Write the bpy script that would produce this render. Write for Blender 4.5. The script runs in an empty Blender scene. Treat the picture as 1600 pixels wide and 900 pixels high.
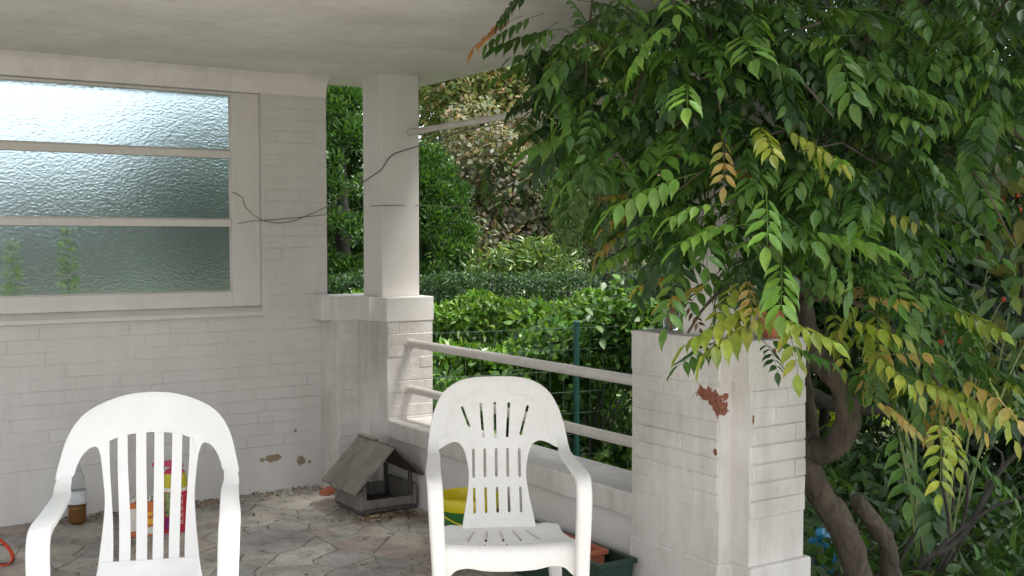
import bpy, bmesh, math, random
import numpy as np
from mathutils import Vector, Matrix
from mathutils.geometry import delaunay_2d_cdt

random.seed(11)
rng = np.random.default_rng(11)
scene = bpy.context.scene
col = scene.collection

# ------------------------------------------------------------------ camera
FPX, YAW, PITCH, EYE = 1760.0, math.radians(33), math.radians(2.55), 1.45
cam_data = bpy.data.cameras.new('camera')
cam_data.sensor_width = 36.0
cam_data.lens = 36.0 * FPX / 1600.0
cam_data.clip_start = 0.05
cam_data.clip_end = 800.0
cam = bpy.data.objects.new('camera', cam_data)
cam.location = (0, 0, EYE)
cam.rotation_euler = (math.radians(90) - PITCH, 0, -YAW)
col.objects.link(cam)
scene.camera = cam

# ------------------------------------------------------------------ sky, sun, exposure
SUN_EL, SUN_AZ = math.radians(63), math.radians(140)      # azimuth clockwise from +Y
world = bpy.data.worlds.new('World')
scene.world = world
world.use_nodes = True
wn = world.node_tree
bg = wn.nodes['Background']
sky = wn.nodes.new('ShaderNodeTexSky')
sky.sky_type = 'NISHITA'
sky.sun_disc = False
sky.sun_elevation = SUN_EL
sky.sun_rotation = SUN_AZ
sky.air_density = 1.0
sky.dust_density = 2.0
hs = wn.nodes.new('ShaderNodeHueSaturation')              # overcast: nearly grey sky
hs.inputs['Saturation'].default_value = 0.22
wn.links.new(sky.outputs[0], hs.inputs['Color'])
wn.links.new(hs.outputs[0], bg.inputs['Color'])
bg.inputs['Strength'].default_value = 0.15

sun_data = bpy.data.lights.new('sun', 'SUN')
sun_data.energy = 2.4
sun_data.angle = math.radians(18)
sun_data.color = (1.0, 0.96, 0.9)
sun = bpy.data.objects.new('sun', sun_data)
to_sun = Vector((math.sin(SUN_AZ) * math.cos(SUN_EL), math.cos(SUN_AZ) * math.cos(SUN_EL), math.sin(SUN_EL)))
sun.rotation_euler = to_sun.to_track_quat('Z', 'Y').to_euler()
sun.location = (6, -6, 9)
col.objects.link(sun)

scene.view_settings.view_transform = 'Standard'
scene.view_settings.look = 'None'
scene.view_settings.gamma = 1.0
scene.view_settings.exposure = 1.38
scene.view_settings.use_curve_mapping = False
scene.render.engine = 'CYCLES'
scene.cycles.use_denoising = True
scene.cycles.max_bounces = 10
scene.cycles.transparent_max_bounces = 8

# ------------------------------------------------------------------ pixel helper (photo 1600x900)
cR = np.array([math.cos(YAW), -math.sin(YAW), 0.0])
cG = np.array([math.sin(YAW) * math.cos(PITCH), math.cos(YAW) * math.cos(PITCH), -math.sin(PITCH)])
cU = np.cross(cR, cG)
cO = np.array([0.0, 0.0, EYE])
VIEW = np.array([math.sin(YAW), math.cos(YAW), 0.0])


def P(x, y, t):
    """point seen at photo pixel (x, y) at depth t metres along the view axis"""
    return cO + t * (cG + cR * (x - 800) / FPX - cU * (y - 450) / FPX)


def on_z(x, y, z):
    d = cG + cR * (x - 800) / FPX - cU * (y - 450) / FPX
    return cO + d * (z - EYE) / d[2]


# ------------------------------------------------------------------ mesh helpers
def mesh_obj(name, verts, faces, mat=None, parent=None, smooth=False, tint=None, angle=None):
    me = bpy.data.meshes.new(name)
    if isinstance(verts, np.ndarray):
        verts = verts.tolist()
    me.from_pydata(verts, [], faces)
    me.update()
    if smooth:
        me.polygons.foreach_set('use_smooth', [True] * len(me.polygons))
        if angle is not None:
            me.set_sharp_from_angle(angle=math.radians(angle))
    if mat is not None:
        me.materials.append(mat)
    o = bpy.data.objects.new(name, me)
    col.objects.link(o)
    if parent is not None:
        o.parent = parent
    return o


def tri_mesh(name, V, T, tint=None, mat=None, smooth=False):
    """big triangle mesh straight from numpy; tint is one colour per vertex"""
    V = np.asarray(V, np.float32)
    T = np.asarray(T, np.int32)
    me = bpy.data.meshes.new(name)
    me.vertices.add(len(V))
    me.vertices.foreach_set('co', V.ravel())
    me.loops.add(T.size)
    me.loops.foreach_set('vertex_index', T.ravel())
    me.polygons.add(len(T))
    me.polygons.foreach_set('loop_start', np.arange(0, T.size, 3, dtype=np.int32))
    me.update(calc_edges=True)
    if smooth:
        me.polygons.foreach_set('use_smooth', np.ones(len(T), bool))
    if tint is not None:
        a = me.color_attributes.new('tint', 'FLOAT_COLOR', 'POINT')
        c = np.ones((len(V), 4), np.float32)
        c[:, :3] = tint
        a.data.foreach_set('color', c.ravel())
    me.validate()
    if mat is not None:
        me.materials.append(mat)
    return me


def link_mesh(name, me, parent=None):
    o = bpy.data.objects.new(name, me)
    col.objects.link(o)
    if parent is not None:
        o.parent = parent
    return o


def tag(o, label=None, category=None, group=None, kind=None):
    if label:
        o['label'] = label
    if category:
        o['category'] = category
    if group:
        o['group'] = group
    if kind:
        o['kind'] = kind
    return o


def thing(name, label, category, loc=(0, 0, 0), rz=0.0, group=None):
    o = bpy.data.objects.new(name, None)
    o.empty_display_size = 0.1
    o.location = loc
    o.rotation_euler = (0, 0, rz)
    col.objects.link(o)
    return tag(o, label, category, group)


def bevel(o, w, seg=2, angle=40):
    m = o.modifiers.new('bevel', 'BEVEL')
    m.width = w
    m.segments = seg
    m.limit_method = 'ANGLE'
    m.angle_limit = math.radians(angle)
    return o


class MB:
    def __init__(self):
        self.v, self.f = [], []

    def add(self, verts, faces):
        n = len(self.v)
        self.v += [tuple(p) for p in verts]
        self.f += [tuple(i + n for i in f) for f in faces]
        return self

    def box(self, x0, x1, y0, y1, z0, z1):
        return self.add([(x0, y0, z0), (x1, y0, z0), (x1, y1, z0), (x0, y1, z0),
                         (x0, y0, z1), (x1, y0, z1), (x1, y1, z1), (x0, y1, z1)],
                        [(3, 2, 1, 0), (4, 5, 6, 7), (0, 1, 5, 4), (1, 2, 6, 5), (2, 3, 7, 6), (3, 0, 4, 7)])

    def prism(self, poly, z0, z1):
        """poly counter-clockwise in plan"""
        n = len(poly)
        vs = [(x, y, z0) for x, y in poly] + [(x, y, z1) for x, y in poly]
        fs = [tuple(range(n))[::-1], tuple(range(n, 2 * n))]
        fs += [(i, (i + 1) % n, n + (i + 1) % n, n + i) for i in range(n)]
        return self.add(vs, fs)

    def tube(self, pts, radii, seg=8, cap=True, wob=0.0):
        pts = [Vector(p) for p in pts]
        n = len(pts)
        if not hasattr(radii, '__len__'):
            radii = [radii] * n
        up = Vector((0.31, 0.17, 0.93))
        vs, fs = [], []
        s = None
        for i, p in enumerate(pts):
            t = (pts[min(i + 1, n - 1)] - pts[max(i - 1, 0)]).normalized()
            if s is None:
                s = t.cross(up)
                if s.length < 1e-3:
                    s = t.cross(Vector((1, 0, 0)))
            s = (s - t * s.dot(t)).normalized()
            b = t.cross(s)
            for k in range(seg):
                a = 2 * math.pi * k / seg
                r = radii[i] * (1 + wob * (random.random() - 0.5))
                vs.append(p + (s * math.cos(a) + b * math.sin(a)) * r)
        for i in range(n - 1):
            for k in range(seg):
                k2 = (k + 1) % seg
                fs.append((i * seg + k, i * seg + k2, (i + 1) * seg + k2, (i + 1) * seg + k))
        if cap:
            fs.append(tuple(range(seg))[::-1])
            fs.append(tuple(range((n - 1) * seg, n * seg)))
        return self.add(vs, fs)

    def lathe(self, prof, seg=32, cx=0, cy=0):
        n = len(prof)
        vs, fs = [], []
        for r, z in prof:
            for k in range(seg):
                a = 2 * math.pi * k / seg
                vs.append((cx + r * math.cos(a), cy + r * math.sin(a), z))
        for i in range(n - 1):
            for k in range(seg):
                k2 = (k + 1) % seg
                fs.append((i * seg + k, i * seg + k2, (i + 1) * seg + k2, (i + 1) * seg + k))
        if prof[0][0] > 1e-5:
            fs.append(tuple(range(seg))[::-1])
        if prof[-1][0] > 1e-5:
            fs.append(tuple(range((n - 1) * seg, n * seg)))
        return self.add(vs, fs)

    def build(self, name, mat, parent=None, smooth=False, angle=None):
        return mesh_obj(name, self.v, self.f, mat, parent, smooth, angle=angle)


def unit(a):
    return a / np.maximum(np.linalg.norm(a, axis=-1, keepdims=True), 1e-9)


def spline(pts, per=8, closed=False):
    """Catmull-Rom through the points"""
    pts = [np.array(p, float) for p in pts]
    n = len(pts)
    out = []
    for i in range(n if closed else n - 1):
        if closed:
            a, b, c, d = pts[i - 1], pts[i], pts[(i + 1) % n], pts[(i + 2) % n]
        else:
            a, b, c, d = pts[max(i - 1, 0)], pts[i], pts[i + 1], pts[min(i + 2, n - 1)]
        for k in range(per):
            t = k / per
            out.append(0.5 * ((2 * b) + (c - a) * t + (2 * a - 5 * b + 4 * c - d) * t * t + (3 * b - a - 3 * c + d) * t ** 3))
    if not closed:
        out.append(pts[-1])
    return out


# ------------------------------------------------------------------ materials
def new_mat(name):
    m = bpy.data.materials.new(name)
    m.use_nodes = True
    nt = m.node_tree
    return m, nt, nt.nodes['Principled BSDF']


def nd(nt, kind, **kw):
    n = nt.nodes.new(kind)
    for k, v in kw.items():
        if k in n.inputs:
            n.inputs[k].default_value = v
        else:
            setattr(n, k, v)
    return n


def ramp(nt, fac, stops):
    r = nt.nodes.new('ShaderNodeValToRGB')
    e = r.color_ramp.elements
    while len(e) < len(stops):
        e.new(0.5)
    for i, (p, c) in enumerate(stops):
        e[i].position = p
        e[i].color = (*c, 1) if len(c) == 3 else c
    nt.links.new(fac, r.inputs[0])
    return r


def mix_col(nt, fac, a, b, blend='MIX'):
    m = nt.nodes.new('ShaderNodeMix')
    m.data_type = 'RGBA'
    m.blend_type = blend
    for sock, val in ((m.inputs[0], fac), (m.inputs[6], a), (m.inputs[7], b)):
        if isinstance(val, bpy.types.NodeSocket):
            nt.links.new(val, sock)
        elif isinstance(val, (int, float)):
            sock.default_value = val
        else:
            sock.default_value = (*val, 1)
    return m.outputs[2]


def paint(name, base, dark, rough=0.6, bump=0.25, spots=(), stain=0.55, spot_col=(0.26, 0.085, 0.05), fine=90):
    """old masonry paint: blotches, grime runs, trowel relief, chipped spots"""
    m, nt, bs = new_mat(name)
    L = nt.links.new
    geo = nd(nt, 'ShaderNodeNewGeometry')
    n1 = nd(nt, 'ShaderNodeTexNoise', Scale=2.2, Detail=6.0, Roughness=0.62)
    L(geo.outputs['Position'], n1.inputs['Vector'])
    mp = nd(nt, 'ShaderNodeMapping')
    mp.inputs['Scale'].default_value = (9, 9, 1.6)
    L(geo.outputs['Position'], mp.inputs['Vector'])
    n2 = nd(nt, 'ShaderNodeTexNoise', Scale=1.3, Detail=8.0, Roughness=0.7)
    L(mp.outputs[0], n2.inputs['Vector'])
    r1 = ramp(nt, n1.outputs[0], [(0.35, (0, 0, 0)), (0.72, (1, 1, 1))])
    r2 = ramp(nt, n2.outputs[0], [(0.45, (0, 0, 0)), (0.8, (1, 1, 1))])
    mul = nd(nt, 'ShaderNodeMath', operation='MULTIPLY')
    L(r1.outputs[0], mul.inputs[0])
    mul.inputs[1].default_value = stain
    mx = nd(nt, 'ShaderNodeMath', operation='MULTIPLY_ADD')
    L(r2.outputs[0], mx.inputs[0])
    mx.inputs[1].default_value = stain * 0.7
    L(mul.outputs[0], mx.inputs[2])
    c = mix_col(nt, mx.outputs[0], base, dark)
    n4 = nd(nt, 'ShaderNodeTexNoise', Scale=38.0, Detail=4.0, Roughness=0.6)
    L(geo.outputs['Position'], n4.inputs['Vector'])
    speck = ramp(nt, n4.outputs[0], [(0.66, (0, 0, 0)), (0.76, (1, 1, 1))])
    sm = nd(nt, 'ShaderNodeMath', operation='MULTIPLY')
    L(speck.outputs[0], sm.inputs[0])
    sm.inputs[1].default_value = 0.28
    c = mix_col(nt, sm.outputs[0], c, tuple(v * 0.62 for v in dark))
    n3 = nd(nt, 'ShaderNodeTexNoise', Scale=fine, Detail=5.0, Roughness=0.6)
    L(geo.outputs['Position'], n3.inputs['Vector'])
    n5 = nd(nt, 'ShaderNodeTexNoise', Scale=14.0, Detail=3.0)
    L(geo.outputs['Position'], n5.inputs['Vector'])
    hsum = nd(nt, 'ShaderNodeMath', operation='MULTIPLY_ADD')
    L(n5.outputs[0], hsum.inputs[0])
    hsum.inputs[1].default_value = 2.2
    L(n3.outputs[0], hsum.inputs[2])
    height = hsum.outputs[0]
    if spots:
        nw = nd(nt, 'ShaderNodeTexNoise', Scale=26.0, Detail=5.0, Roughness=0.65)
        L(geo.outputs['Position'], nw.inputs['Vector'])
        total = None
        for (px, py, pz, sx, sy, sz) in spots:
            sb = nd(nt, 'ShaderNodeVectorMath', operation='SUBTRACT')
            L(geo.outputs['Position'], sb.inputs[0])
            sb.inputs[1].default_value = (px, py, pz)
            dv = nd(nt, 'ShaderNodeVectorMath', operation='DIVIDE')
            L(sb.outputs[0], dv.inputs[0])
            dv.inputs[1].default_value = (sx, sy, sz)
            ln = nd(nt, 'ShaderNodeVectorMath', operation='LENGTH')
            L(dv.outputs[0], ln.inputs[0])
            ad = nd(nt, 'ShaderNodeMath', operation='MULTIPLY_ADD')
            L(nw.outputs[0], ad.inputs[0])
            ad.inputs[1].default_value = 2.4
            L(ln.outputs['Value'], ad.inputs[2])
            lt = nd(nt, 'ShaderNodeMath', operation='LESS_THAN')
            L(ad.outputs[0], lt.inputs[0])
            lt.inputs[1].default_value = 2.05
            if total is None:
                total = lt.outputs[0]
            else:
                mxx = nd(nt, 'ShaderNodeMath', operation='MAXIMUM')
                L(total, mxx.inputs[0])
                L(lt.outputs[0], mxx.inputs[1])
                total = mxx.outputs[0]
        nb = nd(nt, 'ShaderNodeTexNoise', Scale=60.0, Detail=4.0)
        L(geo.outputs['Position'], nb.inputs['Vector'])
        bc = ramp(nt, nb.outputs[0], [(0.3, tuple(v * 0.6 for v in spot_col)), (0.7, spot_col)])
        c = mix_col(nt, total, c, bc.outputs[0])
        hm = nd(nt, 'ShaderNodeMath', operation='MULTIPLY_ADD')
        L(total, hm.inputs[0])
        hm.inputs[1].default_value = -2.5
        L(height, hm.inputs[2])
        height = hm.outputs[0]
    L(c, bs.inputs['Base Color'])
    bp = nd(nt, 'ShaderNodeBump', Strength=bump, Distance=0.003)
    L(height, bp.inputs['Height'])
    L(bp.outputs[0], bs.inputs['Normal'])
    bs.inputs['Roughness'].default_value = rough
    return m


def plain(name, colour, rough=0.5, var=0.15, scale=20, bump=0.05, metal=0.0, trans=0.0, ior=1.45, obj=True):
    m, nt, bs = new_mat(name)
    L = nt.links.new
    tc = nd(nt, 'ShaderNodeTexCoord')
    n = nd(nt, 'ShaderNodeTexNoise', Scale=float(scale), Detail=5.0, Roughness=0.6)
    L(tc.outputs['Object'], n.inputs['Vector'])
    r = ramp(nt, n.outputs[0], [(0.3, tuple(v * (1 - var) for v in colour)), (0.7, tuple(min(1, v * (1 + var)) for v in colour))])
    L(r.outputs[0], bs.inputs['Base Color'])
    if bump:
        bp = nd(nt, 'ShaderNodeBump', Strength=bump, Distance=0.003)
        L(n.outputs[0], bp.inputs['Height'])
        L(bp.outputs[0], bs.inputs['Normal'])
    bs.inputs['Roughness'].default_value = rough
    bs.inputs['Metallic'].default_value = metal
    bs.inputs['Transmission Weight'].default_value = trans
    bs.inputs['IOR'].default_value = ior
    return m


def leaf_material(name, rough=0.45, transl=0.35, spec=0.5):
    m, nt, bs = new_mat(name)
    L = nt.links.new
    at = nd(nt, 'ShaderNodeAttribute', attribute_name='tint')
    geo = nd(nt, 'ShaderNodeNewGeometry')
    n = nd(nt, 'ShaderNodeTexNoise', Scale=35.0, Detail=3.0)
    L(geo.outputs['Position'], n.inputs['Vector'])
    r = ramp(nt, n.outputs[0], [(0.3, (0.72, 0.75, 0.7)), (0.7, (1.2, 1.15, 1.1))])
    c = mix_col(nt, 1.0, at.outputs['Color'], r.outputs[0], 'MULTIPLY')
    L(c, bs.inputs['Base Color'])
    bs.inputs['Roughness'].default_value = rough
    bs.inputs['Specular IOR Level'].default_value = spec
    tr = nd(nt, 'ShaderNodeBsdfTranslucent')
    tcol = mix_col(nt, 1.0, c, (1.5, 1.55, 0.55), 'MULTIPLY')
    L(tcol, tr.inputs['Color'])
    ms = nd(nt, 'ShaderNodeMixShader')
    ms.inputs[0].default_value = transl
    L(bs.outputs[0], ms.inputs[1])
    L(tr.outputs[0], ms.inputs[2])
    L(ms.outputs[0], nt.nodes['Material Output'].inputs['Surface'])
    return m


def bark_material(name, c1, c2, scale=14):
    m, nt, bs = new_mat(name)
    L = nt.links.new
    tc = nd(nt, 'ShaderNodeTexCoord')
    mp = nd(nt, 'ShaderNodeMapping')
    mp.inputs['Scale'].default_value = (1, 1, 0.3)
    L(tc.outputs['Object'], mp.inputs[0])
    n = nd(nt, 'ShaderNodeTexNoise', Scale=float(scale), Detail=8.0, Roughness=0.7, Distortion=0.6)
    L(mp.outputs[0], n.inputs['Vector'])
    r = ramp(nt, n.outputs[0], [(0.3, c1), (0.7, c2)])
    L(r.outputs[0], bs.inputs['Base Color'])
    bp = nd(nt, 'ShaderNodeBump', Strength=1.0, Distance=0.03)
    L(n.outputs[0], bp.inputs['Height'])
    L(bp.outputs[0], bs.inputs['Normal'])
    bs.inputs['Roughness'].default_value = 0.85
    return m


M = {}
M['wall'] = paint('wall_paint', (0.67, 0.65, 0.63), (0.51, 0.49, 0.465), bump=0.45, stain=0.5,
                  spots=[(2.33, 6.1, 0.19, .07, .05, .022), (2.50, 6.1, 0.16, .03, .05, .03), (2.56, 6.1, 0.15, .016, .05, .014), (2.47, 6.1, 0.34, .01, .05, .012)],
                  spot_col=(0.36, 0.28, 0.19))
M['trim'] = paint('trim_paint', (0.70, 0.672, 0.65), (0.54, 0.505, 0.47), bump=0.2, stain=0.45, rough=0.5)
M['ceiling'] = paint('ceiling_paint', (0.84, 0.81, 0.78), (0.62, 0.59, 0.54), bump=0.1, stain=0.75, rough=0.7)
M['pier'] = paint('pier_paint', (0.71, 0.685, 0.66), (0.42, 0.38, 0.34), bump=0.9, stain=0.7,
                  spots=[(2.82, 3.03, 0.878, .06, .075, .03), (2.82, 2.985, 0.845, .06, .026, .038), (2.82, 2.99, 0.68, .05, .014, .018), (2.90, 2.88, 0.80, .006, .05, .02),
                         (3.00, 2.88, 1.04, .012, .03, .012)])
M['rail'] = paint('rail_paint', (0.66, 0.62, 0.58), (0.42, 0.37, 0.33), bump=0.1, stain=0.5, rough=0.45)
M['plastic_clean'] = plain('clean_white_plastic', (0.67, 0.67, 0.665), 0.32, 0.05, 6, 0.02)
M['wood'] = bark_material('weathered_wood', (0.13, 0.115, 0.10), (0.27, 0.245, 0.215), 9)
M['wood_dark'] = bark_material('dark_wood', (0.05, 0.043, 0.037), (0.12, 0.10, 0.085), 9)  # darker wood for base, runners, right roof slope and right posts
M['terracotta'] = plain('terracotta', (0.42, 0.13, 0.07), 0.7, 0.2, 14, 0.1)
M['dark_green_plastic'] = plain('dark_green_plastic', (0.018, 0.045, 0.032), 0.45, 0.15, 9, 0.04)
M['soil'] = plain('soil', (0.05, 0.035, 0.025), 0.95, 0.4, 30, 0.6)
M['bark'] = bark_material('wisteria_bark', (0.035, 0.027, 0.019), (0.17, 0.132, 0.095), 16)
M['bark_dark'] = bark_material('dark_bark', (0.02, 0.017, 0.014), (0.07, 0.06, 0.05), 12)
M['tendril'] = plain('dry_tendril', (.15, .145, .10), .8, .25, 20, .1)
M['leaf'] = leaf_material('leaf', 0.42, 0.33, 0.45)
M['leaf_gloss'] = leaf_material('glossy_leaf', 0.33, 0.25, 0.5)
M['leaf_matte'] = leaf_material('matte_leaf', 0.7, 0.3, 0.25)
M['dry'] = leaf_material('dry_leaf', 0.85, 0.1, 0.1)
M['metal_green'] = plain('green_coated_metal', (0.012, 0.07, 0.055), 0.4, 0.2, 12, 0.03)
M['wire'] = plain('wire_green', (0.06, 0.11, 0.085), 0.45, 0.1, 20, 0)

# right-hand chair: same plastic but grimed with age
def old_plastic():
    m, nt, bs = new_mat('aged_white_plastic')
    L = nt.links.new
    tc = nd(nt, 'ShaderNodeTexCoord')
    n = nd(nt, 'ShaderNodeTexNoise', Scale=5.0, Detail=9.0, Roughness=0.7)
    L(tc.outputs['Object'], n.inputs['Vector'])
    n2 = nd(nt, 'ShaderNodeTexNoise', Scale=70.0, Detail=3.0)
    L(tc.outputs['Object'], n2.inputs['Vector'])
    r = ramp(nt, n.outputs[0], [(0.35, (0.76, 0.745, 0.72)), (0.60, (0.72, 0.70, 0.67)), (0.82, (0.60, 0.57, 0.53))])
    r2 = ramp(nt, n2.outputs[0], [(0.3, (0.95, 0.95, 0.95)), (0.6, (1, 1, 1))])
    c = mix_col(nt, 1.0, r.outputs[0], r2.outputs[0], 'MULTIPLY')
    L(c, bs.inputs['Base Color'])
    bs.inputs['Roughness'].default_value = 0.48
    return m


M['plastic_old'] = old_plastic()


def glass_material():
    m, nt, bs = new_mat('hammered_glass')
    L = nt.links.new
    geo = nd(nt, 'ShaderNodeNewGeometry')
    mp = nd(nt, 'ShaderNodeMapping')
    mp.inputs['Scale'].default_value = (50, 50, 82)
    L(geo.outputs['Position'], mp.inputs[0])
    nz = nd(nt, 'ShaderNodeTexNoise', Scale=6.0, Detail=2.0)
    L(geo.outputs['Position'], nz.inputs['Vector'])
    ad = nd(nt, 'ShaderNodeVectorMath', operation='MULTIPLY_ADD')
    L(nz.outputs['Color'], ad.inputs[0])
    ad.inputs[1].default_value = (2.2, 2.2, 2.2)
    L(mp.outputs[0], ad.inputs[2])
    v = nd(nt, 'ShaderNodeTexVoronoi', feature='SMOOTH_F1')
    v.inputs['Scale'].default_value = 1.0
    v.inputs['Smoothness'].default_value = 0.35
    L(ad.outputs[0], v.inputs['Vector'])
    bp = nd(nt, 'ShaderNodeBump', Strength=0.7, Distance=0.0023)
    L(v.outputs['Distance'], bp.inputs['Height'])
    L(bp.outputs[0], bs.inputs['Normal'])
    bs.inputs['Base Color'].default_value = (0.72, 0.86, 0.96, 1)
    bs.inputs['Roughness'].default_value = 0.24
    bs.inputs['Transmission Weight'].default_value = 1.0
    bs.inputs['IOR'].default_value = 1.45
    return m


M['glass'] = glass_material()


def stone_materials():
    out = []
    for i, c in enumerate([(0.56, 0.54, 0.505), (0.50, 0.49, 0.47), (0.62, 0.595, 0.55), (0.55, 0.475, 0.43), (0.46, 0.452, 0.435), (0.58, 0.54, 0.49)]):
        m, nt, bs = new_mat('paving_stone_%d' % i)
        L = nt.links.new
        geo = nd(nt, 'ShaderNodeNewGeometry')
        n = nd(nt, 'ShaderNodeTexNoise', Scale=7.0, Detail=9.0, Roughness=0.7, Distortion=0.5)
        L(geo.outputs['Position'], n.inputs['Vector'])
        r = ramp(nt, n.outputs[0], [(0.3, tuple(v * 0.5 for v in c)), (0.52, c), (0.75, tuple(min(1, v * 1.3) for v in c))])
        n2 = nd(nt, 'ShaderNodeTexNoise', Scale=55.0, Detail=4.0)
        L(geo.outputs['Position'], n2.inputs['Vector'])
        sp = ramp(nt, n2.outputs[0], [(0.60, (1, 1, 1)), (0.72, (0.45, 0.4, 0.36))])
        c2 = mix_col(nt, 1.0, r.outputs[0], sp.outputs[0], 'MULTIPLY')
        n3 = nd(nt, 'ShaderNodeTexNoise', Scale=1.3, Detail=4.0)
        L(geo.outputs['Position'], n3.inputs['Vector'])
        dirt = ramp(nt, n3.outputs[0], [(0.4, (0.62, 0.6, 0.57)), (0.62, (1.08, 1.06, 1.03))])
        c2 = mix_col(nt, 1.0, c2, dirt.outputs[0], 'MULTIPLY')
        L(c2, bs.inputs['Base Color'])
        bp = nd(nt, 'ShaderNodeBump', Strength=0.35, Distance=0.004)
        L(n.outputs[0], bp.inputs['Height'])
        L(bp.outputs[0], bs.inputs['Normal'])
        bs.inputs['Roughness'].default_value = 0.62
        out.append(m)
    return out


M['stones'] = stone_materials()
M['grout'] = plain('grout', (0.30, 0.28, 0.25), 0.9, 0.35, 12, 0.4)
M['earth'] = plain('lawn', (0.075, 0.085, 0.04), 0.95, 0.4, 3, 0.6)

# ------------------------------------------------------------------ ground and floor
g = MB()
g.add([(-150, -150, -0.32), (150, -150, -0.32), (150, 150, -0.32), (-150, 150, -0.32)], [(0, 1, 2, 3)])
tag(g.build('ground', M['earth']), kind='structure')

floor = MB().box(-2.5, 3.11, 2.55, 6.38, -0.40, -0.006).build('patio_floor', M['grout'])
tag(floor, kind='structure')
M['slab'] = plain('pale_bounce_concrete', (0.56, 0.53, 0.48), 0.8, 0.15, 5, 0.2)  # unseen floor, made pale to bounce light onto the ceiling
tag(MB().box(-7.0, 3.11, -9.0, 2.549, -0.40, -0.002).build('bounce_terrace', M['slab']), kind='structure')


def clip(poly, nx, ny, c):
    out = []
    for i in range(len(poly)):
        a, b = poly[i], poly[(i + 1) % len(poly)]
        da, db = a[0] * nx + a[1] * ny - c, b[0] * nx + b[1] * ny - c
        if da <= 0:
            out.append(a)
        if da * db < 0:
            t = da / (da - db)
            out.append((a[0] + (b[0] - a[0]) * t, a[1] + (b[1] - a[1]) * t))
    return out


def crazy_paving():
    x0, x1, y0, y1 = 0.15, 2.835, 2.6, 6.10
    pts = []
    tries = 0
    while tries < 6000 and len(pts) < 285:
        tries += 1
        p = (random.uniform(x0, x1), random.uniform(y0, y1))
        r = random.choice((0.08, 0.11, 0.15, 0.22))
        if all((p[0] - q[0]) ** 2 + (p[1] - q[1]) ** 2 > (max(r, q[2]) * 0.9) ** 2 for q in pts):
            pts.append((p[0], p[1], r))
    for i, (px, py, pr) in enumerate(pts):
        poly = [(x0, y0), (x1, y0), (x1, y1), (x0, y1)]
        for j, (qx, qy, qr) in enumerate(pts):
            if i == j or (qx - px) ** 2 + (qy - py) ** 2 > 0.8:
                continue
            dx, dy = qx - px, qy - py
            d = math.hypot(dx, dy)
            w = 0.5 + 0.5 * (pr * pr - qr * qr) / (d * d)
            w = min(0.85, max(0.15, w))
            mx, my = px + dx * w, py + dy * w
            nx, ny = dx / d, dy / d
            poly = clip(poly, nx, ny, mx * nx + my * ny - 0.0045)
            if len(poly) < 3:
                break
        if len(poly) < 3:
            continue
        # drop near-duplicate corners, roughen the edge
        pp = []
        for k in range(len(poly)):
            a, b = poly[k], poly[(k + 1) % len(poly)]
            if math.hypot(a[0] - b[0], a[1] - b[1]) < 0.012:
                continue
            pp.append((a[0] + random.uniform(-.003, .003), a[1] + random.uniform(-.003, .003)))
            if math.hypot(a[0] - b[0], a[1] - b[1]) > 0.09:
                pp.append(((a[0] + b[0]) / 2 + random.uniform(-.005, .005), (a[1] + b[1]) / 2 + random.uniform(-.005, .005)))
        if len(pp) < 3:
            continue
        cx = sum(p[0] for p in pp) / len(pp)
        cy = sum(p[1] for p in pp) / len(pp)
        h = random.uniform(-0.002, 0.0015)
        n = len(pp)
        vs = [(x, y, -0.012) for x, y in pp] + [(x, y, h - 0.0018) for x, y in pp]
        vs += [(cx + (x - cx) * 0.965, cy + (y - cy) * 0.965, h) for x, y in pp]
        fs = [(k, (k + 1) % n, n + (k + 1) % n, n + k) for k in range(n)]
        fs += [(n + k, n + (k + 1) % n, 2 * n + (k + 1) % n, 2 * n + k) for k in range(n)]
        fs.append(tuple(range(2 * n, 3 * n)))
        mesh_obj('paving_stone', vs, fs, random.choice(M['stones']), floor)


crazy_paving()

# ------------------------------------------------------------------ painted bricks
COURSE, BRICK = 0.0665, 0.222
_brick_cache = {}


def brick_mesh(length, mat):
    key = (round(length / 0.02), mat.name, random.randrange(3))
    if key in _brick_cache:
        return _brick_cache[key]
    bm = bmesh.new()
    bmesh.ops.create_cube(bm, size=1.0)
    for v in bm.verts:
        v.co = Vector((v.co.x * (length - 0.004), v.co.y * 0.03, v.co.z * (COURSE - 0.0035)))
        v.co += Vector((random.uniform(-.0012, .0012), 0, random.uniform(-.0012, .0012)))
    bmesh.ops.bevel(bm, geom=[e for e in bm.edges if e.verts[0].co.y < 0 and e.verts[1].co.y < 0], offset=0.0026, segments=1, affect='EDGES')
    me = bpy.data.meshes.new('brick')
    bm.to_mesh(me)
    bm.free()
    me.materials.append(mat)
    _brick_cache[key] = me
    return me


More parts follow.
